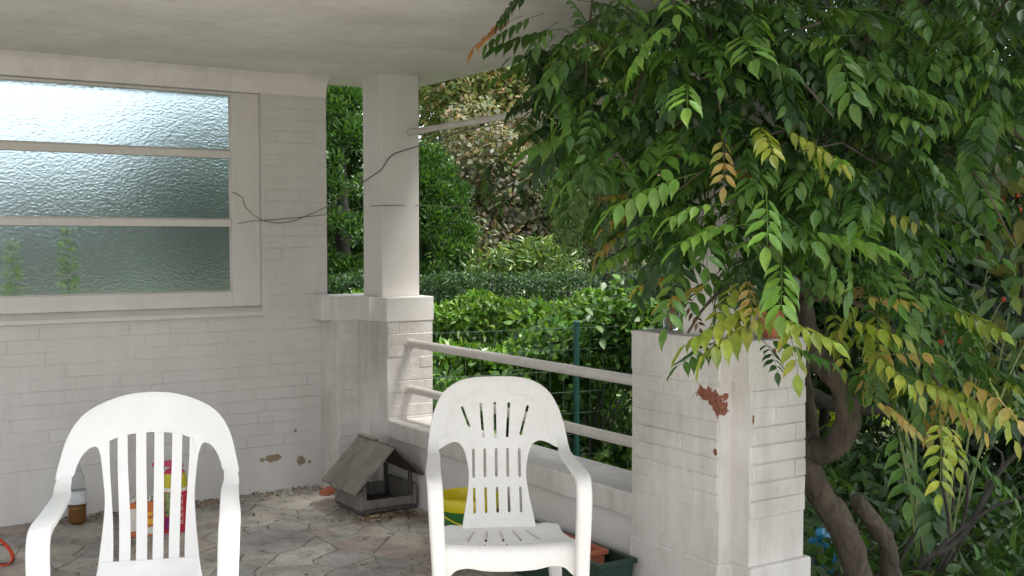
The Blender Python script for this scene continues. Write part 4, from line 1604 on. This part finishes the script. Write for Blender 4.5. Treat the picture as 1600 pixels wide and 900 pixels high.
cs = [(random.uniform(4.3, 7.8), random.uniform(-.5, 3.6), random.uniform(3.3, 5.6)) for _ in range(70)]  # out-of-view crown added to keep sky and sun off the garden
blob_tree('added_shade_tree', 'added out-of-view tree whose crown shades the wisteria bed', 'tree', (7.6, 2.2, GZ), cs, np.full(70, .75), 11000, .17, EVER, M['leaf'], aspect=.55, trunk_r=.17)
cs = [P(x, y, 10.5 + random.uniform(-.2, .2)) for x, y in [(random.uniform(1250, 1400), random.uniform(640, 700)) for _ in range(12)]]
blob_tree('golden_shrub', 'low golden green shrub showing through the wisteria trunk bend', 'shrub', gp_(1320, 10.6), cs, np.full(12, .28), 2200, .08, [(.26, .36, .03), (.18, .28, .03), (.34, .40, .05)], M['leaf'], aspect=.5, trunk_r=.02)

# tall pale-leaved shrub at the right edge, with a few orange red hips
cs = [P(x, y, 5.2 + random.uniform(-.25, .25)) for x, y in [(random.uniform(1555, 1680), random.uniform(240, 640)) for _ in range(26)] + [(random.uniform(1500, 1600), random.uniform(230, 330)) for _ in range(5)]]
vs_root = blob_tree('pale_shrub', 'tall shrub with large pale green leaves and orange hips', 'shrub', gp_(1625, 5.3), cs, np.full(31, .15), 620, .115, [(.12, .20, .09), (.17, .26, .12), (.08, .15, .06), (.22, .25, .08)], M['leaf_gloss'], aspect=.5, droop=.7, trunk_r=.025, hi=True, singles=180)
redm = plain('orange_hip', (.55, .09, .03), .35, .2, 20, 0)
for k in range(12):
    p = P(random.uniform(1545, 1600), random.uniform(270, 480), 5.02)
    under(MB().lathe([(0, -.012), (.008, -.008), (.011, 0), (.008, .009), (.003, .014), (0, .014)], 10, 0, 0).build('hip', redm, None, True), vs_root).location = Vector(p) - Vector(vs_root.location) + Vector(vs_root.location)
cs = [P(x, y, 5.6 + random.uniform(-.1, .1)) for x, y in [(random.uniform(1455, 1525), random.uniform(480, 560)) for _ in range(9)]]
fr = blob_tree('flowering_shrub', 'small shrub with red and white flowers between the grass blades', 'shrub', gp_(1490, 5.6), cs, np.full(9, .09), 260, .075, [(.10, .18, .10), (.16, .24, .16), (.06, .11, .05)], M['leaf_gloss'], aspect=.5, trunk_r=.012, hi=True)
for k in range(7):
    p = P(random.uniform(1462, 1520), random.uniform(500, 550), 5.48)
    vs = [tuple(p)] + [tuple(p + .016 * np.array([math.cos(a) * cR[0], math.cos(a) * cR[1], math.sin(a)]) - .006 * VIEW) for a in np.linspace(0, 6.283, 11)[:-1]]
    under(mesh_obj('flower', vs, [(0, 1 + i, 1 + (i + 1) % 10) for i in range(10)], redm), fr)

# arching grass
gr = thing('grass_clump', 'clump of long arching pale grass blades', 'grass', gp_(1470, 5.0))
gm = leaf_material('grass_blade', .4, .3, .5)
for (x0, y0, x1, y1, x2, y2) in ((1415, 640, 1440, 440, 1490, 395), (1400, 620, 1470, 490, 1580, 560), (1405, 590, 1440, 512, 1530, 520), (1500, 640, 1560, 480, 1600, 450), (1480, 660, 1540, 560, 1600, 530),
                                 (1430, 640, 1450, 470, 1482, 410), (1520, 640, 1530, 500, 1545, 410), (1545, 640, 1575, 500, 1590, 380), (1470, 660, 1500, 560, 1560, 490), (1550, 660, 1590, 560, 1640, 470)):
    f0 = gp_(1470 + random.uniform(-40, 60), 5.0)
    tt = 5.0 + random.uniform(-.15, .15)
    pts = spline([f0, P(x0, y0, tt), P(x1, y1, tt), P(x2, y2, tt)], 8)
    m_ = len(pts)
    vs, fs = [], []
    for i, p in enumerate(pts):
        hw_ = .0075 * math.sin(math.pi * min(1, .12 + .88 * i / (m_ - 1)) ) + .0008
        sd = unit(cR * .8 + np.array([0, 0, .6]))
        vs += [tuple(p - sd * hw_), tuple(p + sd * hw_)]
        if i:
            fs.append((2 * i - 2, 2 * i - 1, 2 * i + 1, 2 * i))
    o = under(mesh_obj('blade', vs, fs, gm, None, True), gr)
    a = o.data.color_attributes.new('tint', 'FLOAT_COLOR', 'POINT')
    for d_ in a.data:
        d_.color = (.20, .26, .12, 1)

# low plants covering the ground
n = 5200
xs, ts = rng.uniform(1230, 1900, n), rng.uniform(4.6, 8.5, n)
base = np.stack([gp_(x, t) for x, t in zip(xs, ts)])
base[:, 2] += .02 + .38 * rng.random(n) ** 1.4
root = thing('ground_plants', 'mixed low green plants covering the bed behind the wisteria', 'plants', gp_(1450, 6))
root['kind'] = 'stuff'
foliage(root, base, rand_dirs(n) + np.array([0, 0, .3]), np.array([[0, 0, 1.0]]) + .6 * rng.standard_normal((n, 3)), .07 + .07 * rng.random(n), .05, palette(n, [(.06, .125, .035), (.09, .17, .055), (.035, .075, .025)]), M['leaf'], True)

# bare dark shrub at the bottom right
bs_ = thing('bare_shrub', 'dark bare branched shrub below the hanging wisteria sprays', 'shrub', gp_(1420, 4.9))
f0 = gp_(1420, 4.9)
for (pts, r) in (([(1430, 890), (1500, 840), (1560, 740), (1610, 690)], .022), ([(1450, 880), (1540, 800), (1620, 770)], .015), ([(1500, 830), (1510, 740), (1490, 690)], .010), ([(1540, 770), (1500, 700), (1480, 660)], .008), ([(1480, 850), (1470, 740), (1480, 680)], .010), ([(1560, 745), (1545, 690), (1560, 650)], .007), ([(1400, 900), (1440, 820), (1480, 790)], .012)):
    q = [f0] + [P(x, y, 4.85) for x, y in pts]
    q = spline(q, 5)
    under(MB().tube(q, np.linspace(r, r * .35, len(q)), 7, wob=.2).build('branch', M['bark_dark'], None, True), bs_)

# blue plastic bag
bb = thing('plastic_bag', 'crumpled bright blue plastic bag lying under the bushes', 'bag', gp_(1288, 5.6, GZ))
zc = rowz(850, 5.6) - GZ
bm = bmesh.new()
bmesh.ops.create_icosphere(bm, subdivisions=4, radius=1)
for v in bm.verts:
    k = 1 + .28 * math.sin(v.co.x * 5 + 1) * math.sin(v.co.y * 4) * math.sin(v.co.z * 6 + 2) + random.uniform(-.05, .05)
    v.co = Vector((v.co.x * .075 * k, v.co.y * .06 * k, max(0, .5 * (v.co.z + 1)) * (zc + .07) * (.95 + .05 * k)))
me = bpy.data.meshes.new('bag_body')
bm.to_mesh(me)
bm.free()
me.materials.append(plain('blue_plastic', (.03, .28, .55), .3, .15, 10, .1))
link_mesh('bag_body', me, bb)

# ------------------------------------------------------------------ wisteria
wi = thing('wisteria', 'old wisteria climbing over the near pier with green and yellowing leaves', 'climber', P(1400, 1063, 4.5))
wi.location.z = GZ


def limb(name, pts, r0, r1, mat='bark', wob=.32, seg=12):
    q = spline(pts, 6)
    under(MB().tube(q, np.linspace(r0, r1, len(q)), seg, wob=wob).build(name, M[mat], None, True), wi)


limb('trunk', [P(1400, 1065, 4.5), P(1352, 930, 4.45), P(1318, 830, 4.42), P(1275, 760, 4.42), P(1245, 690, 4.40), P(1262, 700, 4.38), P(1300, 700, 4.34), P(1326, 655, 4.32), P(1312, 600, 4.32), P(1276, 555, 4.34), P(1256, 500, 4.36), P(1240, 400, 4.38),
              P(1225, 250, 4.4), P(1190, 110, 4.4), P(1160, -60, 4.4)], .056, .036)
limb('branch', [P(1240, 600, 4.6), P(1300, 632, 4.7), P(1370, 640, 4.7), P(1470, 610, 4.8)], .035, .014, 'bark_dark')
limb('branch', [P(1270, 720, 4.55), P(1262, 640, 4.6), P(1250, 560, 4.6)], .035, .03)
limb('branch', [P(1420, 1050, 4.7), P(1392, 900, 4.66), P(1385, 850, 4.62), P(1348, 795, 4.6), P(1335, 782, 4.58)], .045, .03)
limb('branch', [P(1230, 420, 4.4), P(1300, 330, 4.5), P(1372, 255, 4.6), P(1450, 196, 4.6), P(1540, 188, 4.6), P(1640, 240, 4.7)], .026, .014)
limb('branch', [P(1190, 110, 4.4), P(1080, 60, 4.4), P(1000, 60, 4.5), P(940, 70, 4.6)], .028, .010)
limb('branch', [P(1225, 250, 4.4), P(1280, 180, 4.2), P(1360, 60, 4.1), P(1500, -30, 4.1)], .022, .010)
limb('branch', [P(1360, 250, 4.7), P(1480, 300, 5.0), P(1600, 310, 5.2)], .030, .016, 'bark_dark')
limb('branch', [P(1225, 300, 4.4), P(1120, 240, 4.2), P(1000, 260, 4.2), P(930, 300, 4.3)], .014, .006)
limb('branch', [P(1250, 470, 4.34), P(1330, 470, 4.1), P(1420, 540, 4.0), P(1480, 620, 3.95)], .012, .005)
limb('branch', [P(1240, 440, 4.36), P(1180, 420, 4.0), P(1110, 470, 3.85), P(1075, 520, 3.8)], .010, .004)


def wisteria_leaf(droop0, droop1, pairs, L, lf, hang, rnd):
    """one pinnate leaf: base at origin, growing along +x, gravity -z"""
    m_ = pairs + 2
    ang = np.linspace(droop0, droop1, m_)
    seg_ = L / m_
    p = np.zeros(3)
    pts = [p.copy()]
    for a in ang:
        p = p + seg_ * np.array([math.cos(a), 0, -math.sin(a)])
        pts.append(p.copy())
    pts = np.array(pts)
    B, A, Nn, Ln = [], [], [], []
    for i in range(2, m_ + 1):
        t = unit(pts[i] - pts[i - 1])
        up = np.array([-t[2], 0, t[0]]) if t[0] >= 0 else np.array([t[2], 0, -t[0]])
        for sy in (-1, 1):
            if i == m_ and sy == 1:
                continue
            d = t * (.5 if i < m_ else 1.0) + np.array([0, sy * (.85 if i < m_ else 0), 0]) - np.array([0, 0, hang * (.9 + .4 * rnd.random())]) + .12 * rnd.standard_normal(3)
            B.append(pts[i] + np.array([0, sy * .002, 0]))
            A.append(d)
            Nn.append(up + np.array([0, sy * .5, 0]) + .2 * rnd.standard_normal(3))
            Ln.append(lf * (.78 + .3 * math.sin(math.pi * (i - 1) / m_) + .12 * rnd.random()) * (1.15 if i == m_ else 1))
    B, A, Nn, Ln = np.array(B), np.array(A), np.array(Nn), np.array(Ln)
    V, T, C = leaves(B, A, Nn, Ln, Ln * .48, np.ones((len(B), 3)), True, (LEAFW_V, LEAFW_T))
    # rachis as a thin three-sided stalk
    rv, rt_ = [], []
    for i, q in enumerate(pts):
        w = .0016 * (1 - .6 * i / len(pts))
        rv += [q + np.array([0, w, 0]), q + np.array([0, -w, 0]), q + np.array([0, 0, -w * 1.5])]
        if i:
            a, b = 3 * (i - 1), 3 * i
            for k_ in range(3):
                k2 = (k_ + 1) % 3
                rt_ += [(a + k_, a + k2, b + k2), (a + k_, b + k2, b + k_)]
    nV = len(V)
    V = np.concatenate([V, np.array(rv)])
    T = np.concatenate([T, np.array(rt_) + nV])
    S = np.concatenate([np.repeat(1 + .15 * rnd.standard_normal(len(B)), len(LEAFW_V)), np.full(len(rv), .8)])
    tipf = np.tile(LEAFW_V[:, 0], len(B))
    X = np.concatenate([np.clip(np.repeat(rnd.random(len(B)) ** 1.6, len(LEAFW_V)) * (.5 + .8 * tipf), 0, 1), np.full(len(rv), .5)])
    return V, T, (S, X)


def leaf_tint(c, SX):
    S, X = SX
    a, b = np.array(W_COL[c]), np.array(W_ALT[c])
    return np.clip((a * (1 - X[:, None]) + b * X[:, None]) * S[:, None], .003, .9)


WV = []
for k in range(14):
    dr = .04 + .95 * k / 13
    WV.append(wisteria_leaf(dr * .7, dr + random.uniform(.15, .6), random.choice((4, 5, 6, 6)), random.uniform(.20, .30), random.uniform(.050, .072), random.uniform(.1, .75), rng))
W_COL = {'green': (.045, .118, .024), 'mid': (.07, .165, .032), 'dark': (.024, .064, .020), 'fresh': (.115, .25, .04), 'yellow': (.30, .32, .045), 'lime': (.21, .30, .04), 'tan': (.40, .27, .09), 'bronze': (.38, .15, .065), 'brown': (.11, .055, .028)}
W_ALT = {'green': (.085, .165, .03), 'mid': (.12, .20, .035), 'dark': (.045, .09, .022), 'fresh': (.18, .29, .05), 'yellow': (.17, .27, .035), 'lime': (.34, .33, .05), 'tan': (.24, .28, .05), 'bronze': (.44, .26, .10), 'brown': (.2, .11, .05)}
_wm = {}


def w_mesh(v, c):
    if (v, c) not in _wm:
        V, T, S = WV[v]
        _wm[(v, c)] = tri_mesh('leaf', V, T, leaf_tint(c, S), M['leaf'], True)
    return _wm[(v, c)]


def in_poly(x, y, poly):
    c_ = False
    j = len(poly) - 1
    for i in range(len(poly)):
        if (poly[i][1] > y) != (poly[j][1] > y) and x < (poly[j][0] - poly[i][0]) * (y - poly[i][1]) / (poly[j][1] - poly[i][1]) + poly[i][0]:
            c_ = not c_
        j = i
    return c_


placed = []          # (position, yaw, scale, variant, colour)


def face_yaw(spread=1.3):
    """mostly pointing out of the curtain, towards the open side"""
    base_a = math.atan2(-VIEW[1], -VIEW[0])
    return base_a + random.gauss(0, spread)


def fill(poly, n_, t0, t1, cols, wts, spread=1.5, scale=(.85, 1.15)):
    xs_ = [p[0] for p in poly]
    ys_ = [p[1] for p in poly]
    k_ = 0
    while k_ < n_:
        x, y = random.uniform(min(xs_), max(xs_)), random.uniform(min(ys_), max(ys_))
        if not in_poly(x, y, poly):
            continue
        k_ += 1
        t = random.uniform(t0, t1)
        if t < 4.4 and 1215 < x < 1350 and 425 < y < 650:
            continue                                       # the bent trunk stays open to view
        placed.append((P(x, y, t), face_yaw(spread), random.uniform(*scale), random.randrange(14), random.choices(cols, wts)[0]))


CURTAIN = [(850, -60), (1660, -60), (1660, 60), (1560, 170), (1470, 300), (1440, 400), (1340, 440), (1270, 440), (1200, 430), (1110, 370), (1050, 370), (985, 390), (930, 290), (870, 200), (840, 90)]
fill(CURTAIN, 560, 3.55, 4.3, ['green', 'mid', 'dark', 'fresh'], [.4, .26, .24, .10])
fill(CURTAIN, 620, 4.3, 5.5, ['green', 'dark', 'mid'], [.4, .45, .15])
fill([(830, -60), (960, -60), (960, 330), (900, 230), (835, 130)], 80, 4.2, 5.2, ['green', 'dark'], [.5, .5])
fill([(1280, 440), (1420, 400), (1480, 470), (1560, 560), (1570, 640), (1440, 640), (1330, 600)], 75, 3.8, 4.5, ['green', 'mid', 'lime', 'tan', 'dark'], [.35, .25, .2, .1, .1])
fill([(700, 225), (830, 200), (840, 320), (740, 300)], 9, 5.0, 5.6, ['green', 'dark'], [.6, .4], scale=(.7, .9))
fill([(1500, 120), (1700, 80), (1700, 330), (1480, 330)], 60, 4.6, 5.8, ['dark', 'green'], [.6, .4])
fill([(1040, 0), (1230, 0), (1230, 420), (1080, 430), (1040, 380)], 90, 3.5, 4.0, ['green', 'mid', 'dark'], [.4, .35, .25])
# leaves over the roof edge and above the view, added to shade the wisteria
for k in range(520):
    x, t = random.uniform(980, 2100), random.uniform(2.8, 4.4)
    placed.append((P(x, -190 - random.uniform(0, 330), t), random.uniform(0, 6.28), random.uniform(.9, 1.2), random.randrange(14), random.choice(['green', 'mid', 'dark'])))
for k in range(420):
    p = np.array([random.uniform(3.0, 5.6), random.uniform(1.2, 4.7), random.uniform(2.7, 3.3)])
    placed.append((p, random.uniform(0, 6.28), random.uniform(.9, 1.2), random.randrange(14), random.choice(['green', 'mid', 'dark'])))
for k in range(170):
    p = np.array([random.uniform(2.9, 5.6), random.uniform(-.4, 2.0), random.uniform(2.45, 3.1)])
    placed.append((p, random.uniform(0, 6.28), random.uniform(.9, 1.2), random.randrange(14), random.choice(['green', 'mid', 'dark'])))
fill([(1040, -60), (1250, -60), (1250, 90), (1040, 90)], 60, 3.5, 4.1, ['green', 'dark'], [.5, .5])
# the yellow, tan and bronze leaves the eye picks out
out = math.atan2(-VIEW[1], -VIEW[0])
left = math.atan2(-cR[1], -cR[0])
right = math.atan2(cR[1], cR[0])
dl, dr_ = left + .35, right - .35                    # left / right and a little towards the open side
special = []
for (x, y, t, dirn, c_, s_, v_) in (
        (1066, 455, 3.72, out, 'brown', .55, 13), (1060, 462, 3.74, out, 'brown', .5, 12), (1180, 195, 3.50, out, 'yellow', .95, 9), (1210, 195, 3.5, dr_, 'yellow', .95, 6), (1240, 215, 3.5, dr_, 'yellow', .8, 8), (1125, 195, 3.5, out, 'tan', .8, 10), (1105, 250, 3.5, dr_, 'bronze', .75, 5), (1340, 325, 3.6, dr_, 'yellow', .85, 2),
        (1225, 455, 3.42, dl, 'lime', 1.35, 3), (1235, 480, 3.46, dl, 'yellow', 1.3, 4), (1180, 425, 3.5, dl, 'yellow', 1.0, 5), (1160, 420, 3.5, out, 'tan', .8, 7), (1180, 490, 3.42, dr_, 'lime', 1.0, 6), (1215, 470, 3.45, out, 'lime', 1.1, 8), (1200, 450, 3.5, dl, 'yellow', .95, 8),
        (1180, 525, 3.48, dr_, 'green', .95, 3), (1150, 520, 3.5, dl, 'green', .9, 3), (1190, 530, 3.5, out, 'dark', .8, 5), (1120, 440, 3.55, dl, 'tan', .8, 3), (1085, 425, 3.6, dl, 'tan', .8, 4),
        (1330, 465, 3.7, dr_, 'tan', .9, 1), (1300, 495, 3.7, dr_, 'yellow', 1.15, 1), (1340, 560, 3.7, dr_, 'tan', 1.0, 2), (1340, 540, 3.7, dr_, 'lime', 1.2, 1), (1468, 640, 3.55, out, 'lime', 1.15, 13), (1475, 655, 3.6, out, 'yellow', 1.0, 12),
        (1400, 580, 3.7, dr_, 'lime', 1.15, 3), (1430, 600, 3.75, dr_, 'tan', 1.0, 4), (1395, 650, 3.75, out, 'green', 1.15, 10), (1480, 690, 3.8, dr_, 'green', 1.1, 7), (1350, 620, 3.7, dr_, 'tan', .8, 9), (1520, 640, 3.9, dr_, 'dark', 1.1, 6),
        (1560, 560, 4.0, dr_, 'tan', 1.0, 8), (1500, 560, 4.0, dr_, 'green', 1.1, 3), (1440, 720, 3.9, out, 'dark', 1.1, 11),
        (818, 24, 4.05, left, 'bronze', 1.0, 5), (850, 20, 4.05, left, 'green', .9, 4), (880, 45, 4.1, left, 'green', 1.0, 6), (905, 60, 4.1, dl, 'green', 1.0, 8), (1015, 330, 3.9, dl, 'tan', .9, 5), (995, 350, 4.0, dl, 'tan', .9, 8), (1020, 300, 3.9, dl, 'tan', .8, 3),
        (1220, 400, 3.45, out, 'fresh', 1.25, 9), (1195, 290, 3.4, out, 'fresh', 1.25, 7), (1090, 270, 3.4, dl, 'fresh', 1.2, 6), (1240, 360, 3.45, dr_, 'fresh', 1.15, 6), (1060, 30, 3.4, dl, 'fresh', 1.1, 9), (1070, 130, 3.4, out, 'fresh', 1.2, 7),
        (1180, 350, 3.4, dl, 'fresh', 1.2, 5), (1140, 320, 3.4, dl, 'fresh', 1.0, 8), (1230, 340, 3.45, dr_, 'mid', 1.3, 8), (960, 190, 3.7, dl, 'mid', 1.3, 6), (1000, 210, 3.6, dl, 'mid', 1.3, 7),
        (1300, 60, 3.5, out, 'mid', 1.3, 9), (1330, 90, 3.6, dr_, 'green', 1.3, 7), (1150, 60, 3.5, out, 'mid', 1.3, 10)):
    special.append((P(x, y, t), dirn + random.gauss(0, .12), s_, v_, c_))

# keep leaves out of the masonry
def blocked(p):
    x, y, z = p
    if 2.30 < z < 2.64 and x < 3.36 and y > 2.1:
        return True
    if 2.80 < x < 3.18 and 2.85 < y < 3.49 and z < ZN + .02:
        return True
    return 2.84 < x < 3.13 and 2.96 < y < 3.25


placed = [p for p in placed if not blocked(p[0])] + special
dist = np.array([(p[0] - cO) @ cG for p in placed])
vis = np.array([abs(((p[0] - cO) @ cR) / max(.1, (p[0] - cO) @ cG)) < .47 and -.27 < ((p[0] - cO) @ cU) / max(.1, (p[0] - cO) @ cG) < .27 for p in placed])
order = np.argsort(np.where(vis, dist, dist + 50))
winv = Matrix.Translation(-Vector(wi.location))
accV, accT, accC, off = [], [], [], 0
for rank, i in enumerate(order):
    pos, yaw_, sc_, v_, c_ = placed[i]
    tilt = (random.gauss(0, .22), random.gauss(0, .18))
    mt = Matrix.Translation(Vector(pos)) @ Matrix.Rotation(yaw_, 4, 'Z') @ Matrix.Rotation(tilt[0], 4, 'X') @ Matrix.Rotation(tilt[1], 4, 'Y') @ Matrix.Scale(sc_, 4)
    if rank < 300:
        o = bpy.data.objects.new('leaf', w_mesh(v_, c_))
        o.parent = wi
        o.matrix_parent_inverse = winv
        o.matrix_basis = mt
        col.objects.link(o)
    else:
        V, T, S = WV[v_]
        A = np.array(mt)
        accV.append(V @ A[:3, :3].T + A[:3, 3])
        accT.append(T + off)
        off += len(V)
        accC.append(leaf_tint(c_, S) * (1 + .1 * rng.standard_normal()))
o = under(link_mesh('foliage', tri_mesh('foliage', np.concatenate(accV), np.concatenate(accT), np.concatenate(accC), M['leaf'], True)), wi)
o['kind'] = 'stuff'
# leaf stalks and twigs through the curtain
tw = MB()
for k in range(170):
    x, y = random.uniform(880, 1580), random.uniform(-20, 400)
    if not in_poly(x, y, CURTAIN):
        continue
    t = random.uniform(3.6, 5.0)
    a = P(x, y, t)
    b = a + np.array([random.gauss(0, .25), random.gauss(0, .25), random.gauss(-.1, .2)])
    if blocked(a) or blocked(b) or blocked((a + b) / 2) or min(((q - cO) @ cR) / ((q - cO) @ cG) for q in (a, b)) * FPX + 800 < 900:
        continue
    tw.tube([a, (a + b) / 2 + np.array([0, 0, .05]), b], [.005, .004, .002], 5)
o = under(tw.build('twigs', M['bark'], None, True), wi)
o['kind'] = 'stuff'

# tendril that reaches across the column to the window frame
td = thing('vine_tendril', 'thin bare vine tendril strung from the window frame past the column', 'vine', (2.45, YA - .02, 1.6))


def on_y(x, y, Y):
    d = cG + cR * (x - 800) / FPX - cU * (y - 450) / FPX
    return cO + d * Y / d[1]


yv = YA - .012


def on_x(x, y, X):
    d = cG + cR * (x - 800) / FPX - cU * (y - 450) / FPX
    return cO + d * X / d[0]


under(MB().tube(spline([on_y(362, 300, YA + .02), on_y(378, 308, YA + .02), on_y(385, 325, YA + .015), on_y(410, 344, yv), on_y(445, 348, yv), on_y(480, 337, yv), on_y(512, 322, yv)], 6), .0022, 6).build('strand', M['tendril'], None, True), td)
under(MB().tube(spline([on_y(372, 350, YA + .015), on_y(390, 346, YA + .01), on_y(430, 343, yv), on_y(512, 335, yv), on_x(567, 323, 2.829), on_x(582, 322, 2.829), on_x(594, 321, 2.827), on_y(600, 321, 5.699), on_y(628, 321, 5.702), on_y(652, 321, 5.70), on_y(740, 325, 5.3)], 6), .0020, 6).build('strand', M['tendril'], None, True), td)
under(MB().tube(spline([on_y(512, 322, yv), on_y(540, 302, 6.0), on_x(568, 284, 2.828), on_x(594, 266, 2.828), on_y(600, 259, 5.700), on_y(612, 243, 5.698), on_y(634, 234, 5.696), on_y(654, 228, 5.68), on_y(690, 215, 5.5), on_y(730, 203, 5.3), on_y(800, 190, 4.9)], 6), .0032, 6).build('strand', M['tendril'], None, True), td)

# ------------------------------------------------------------------ litter on the paving
n = 1000
which = rng.random(n)
px = np.where(which < .45, rng.uniform(1.0, 2.6, n), np.where(which < .75, 2.62 + .14 * rng.standard_normal(n), rng.uniform(.9, 2.75, n)))
py_ = np.where(which < .45, YA - .02 - np.abs(.09 * rng.standard_normal(n)), np.where(which < .75, 5.20 + .05 * rng.standard_normal(n), rng.uniform(4.2, 6.0, n)))
ok = (px < 2.8) & (py_ < YA - .01)
px, py_ = px[ok], py_[ok]
n = len(px)
lt = thing('leaf_litter', 'dry brown leaf litter and twigs scattered on the paving', 'litter', (2.3, 5.6, 0))
lt['kind'] = 'stuff'
ax = rand_dirs(n) * np.array([1, 1, .15])
foliage(lt, np.stack([px, py_, np.full(n, .006) + .006 * rng.random(n)], 1), ax, np.array([[0, 0, 1.0]]) + .35 * rng.standard_normal((n, 3)), .012 + .03 * rng.random(n), .009, palette(n, [(.22, .15, .08), (.12, .08, .045), (.30, .22, .13)], .25), M['dry'], False, 0, 'dry_leaves')
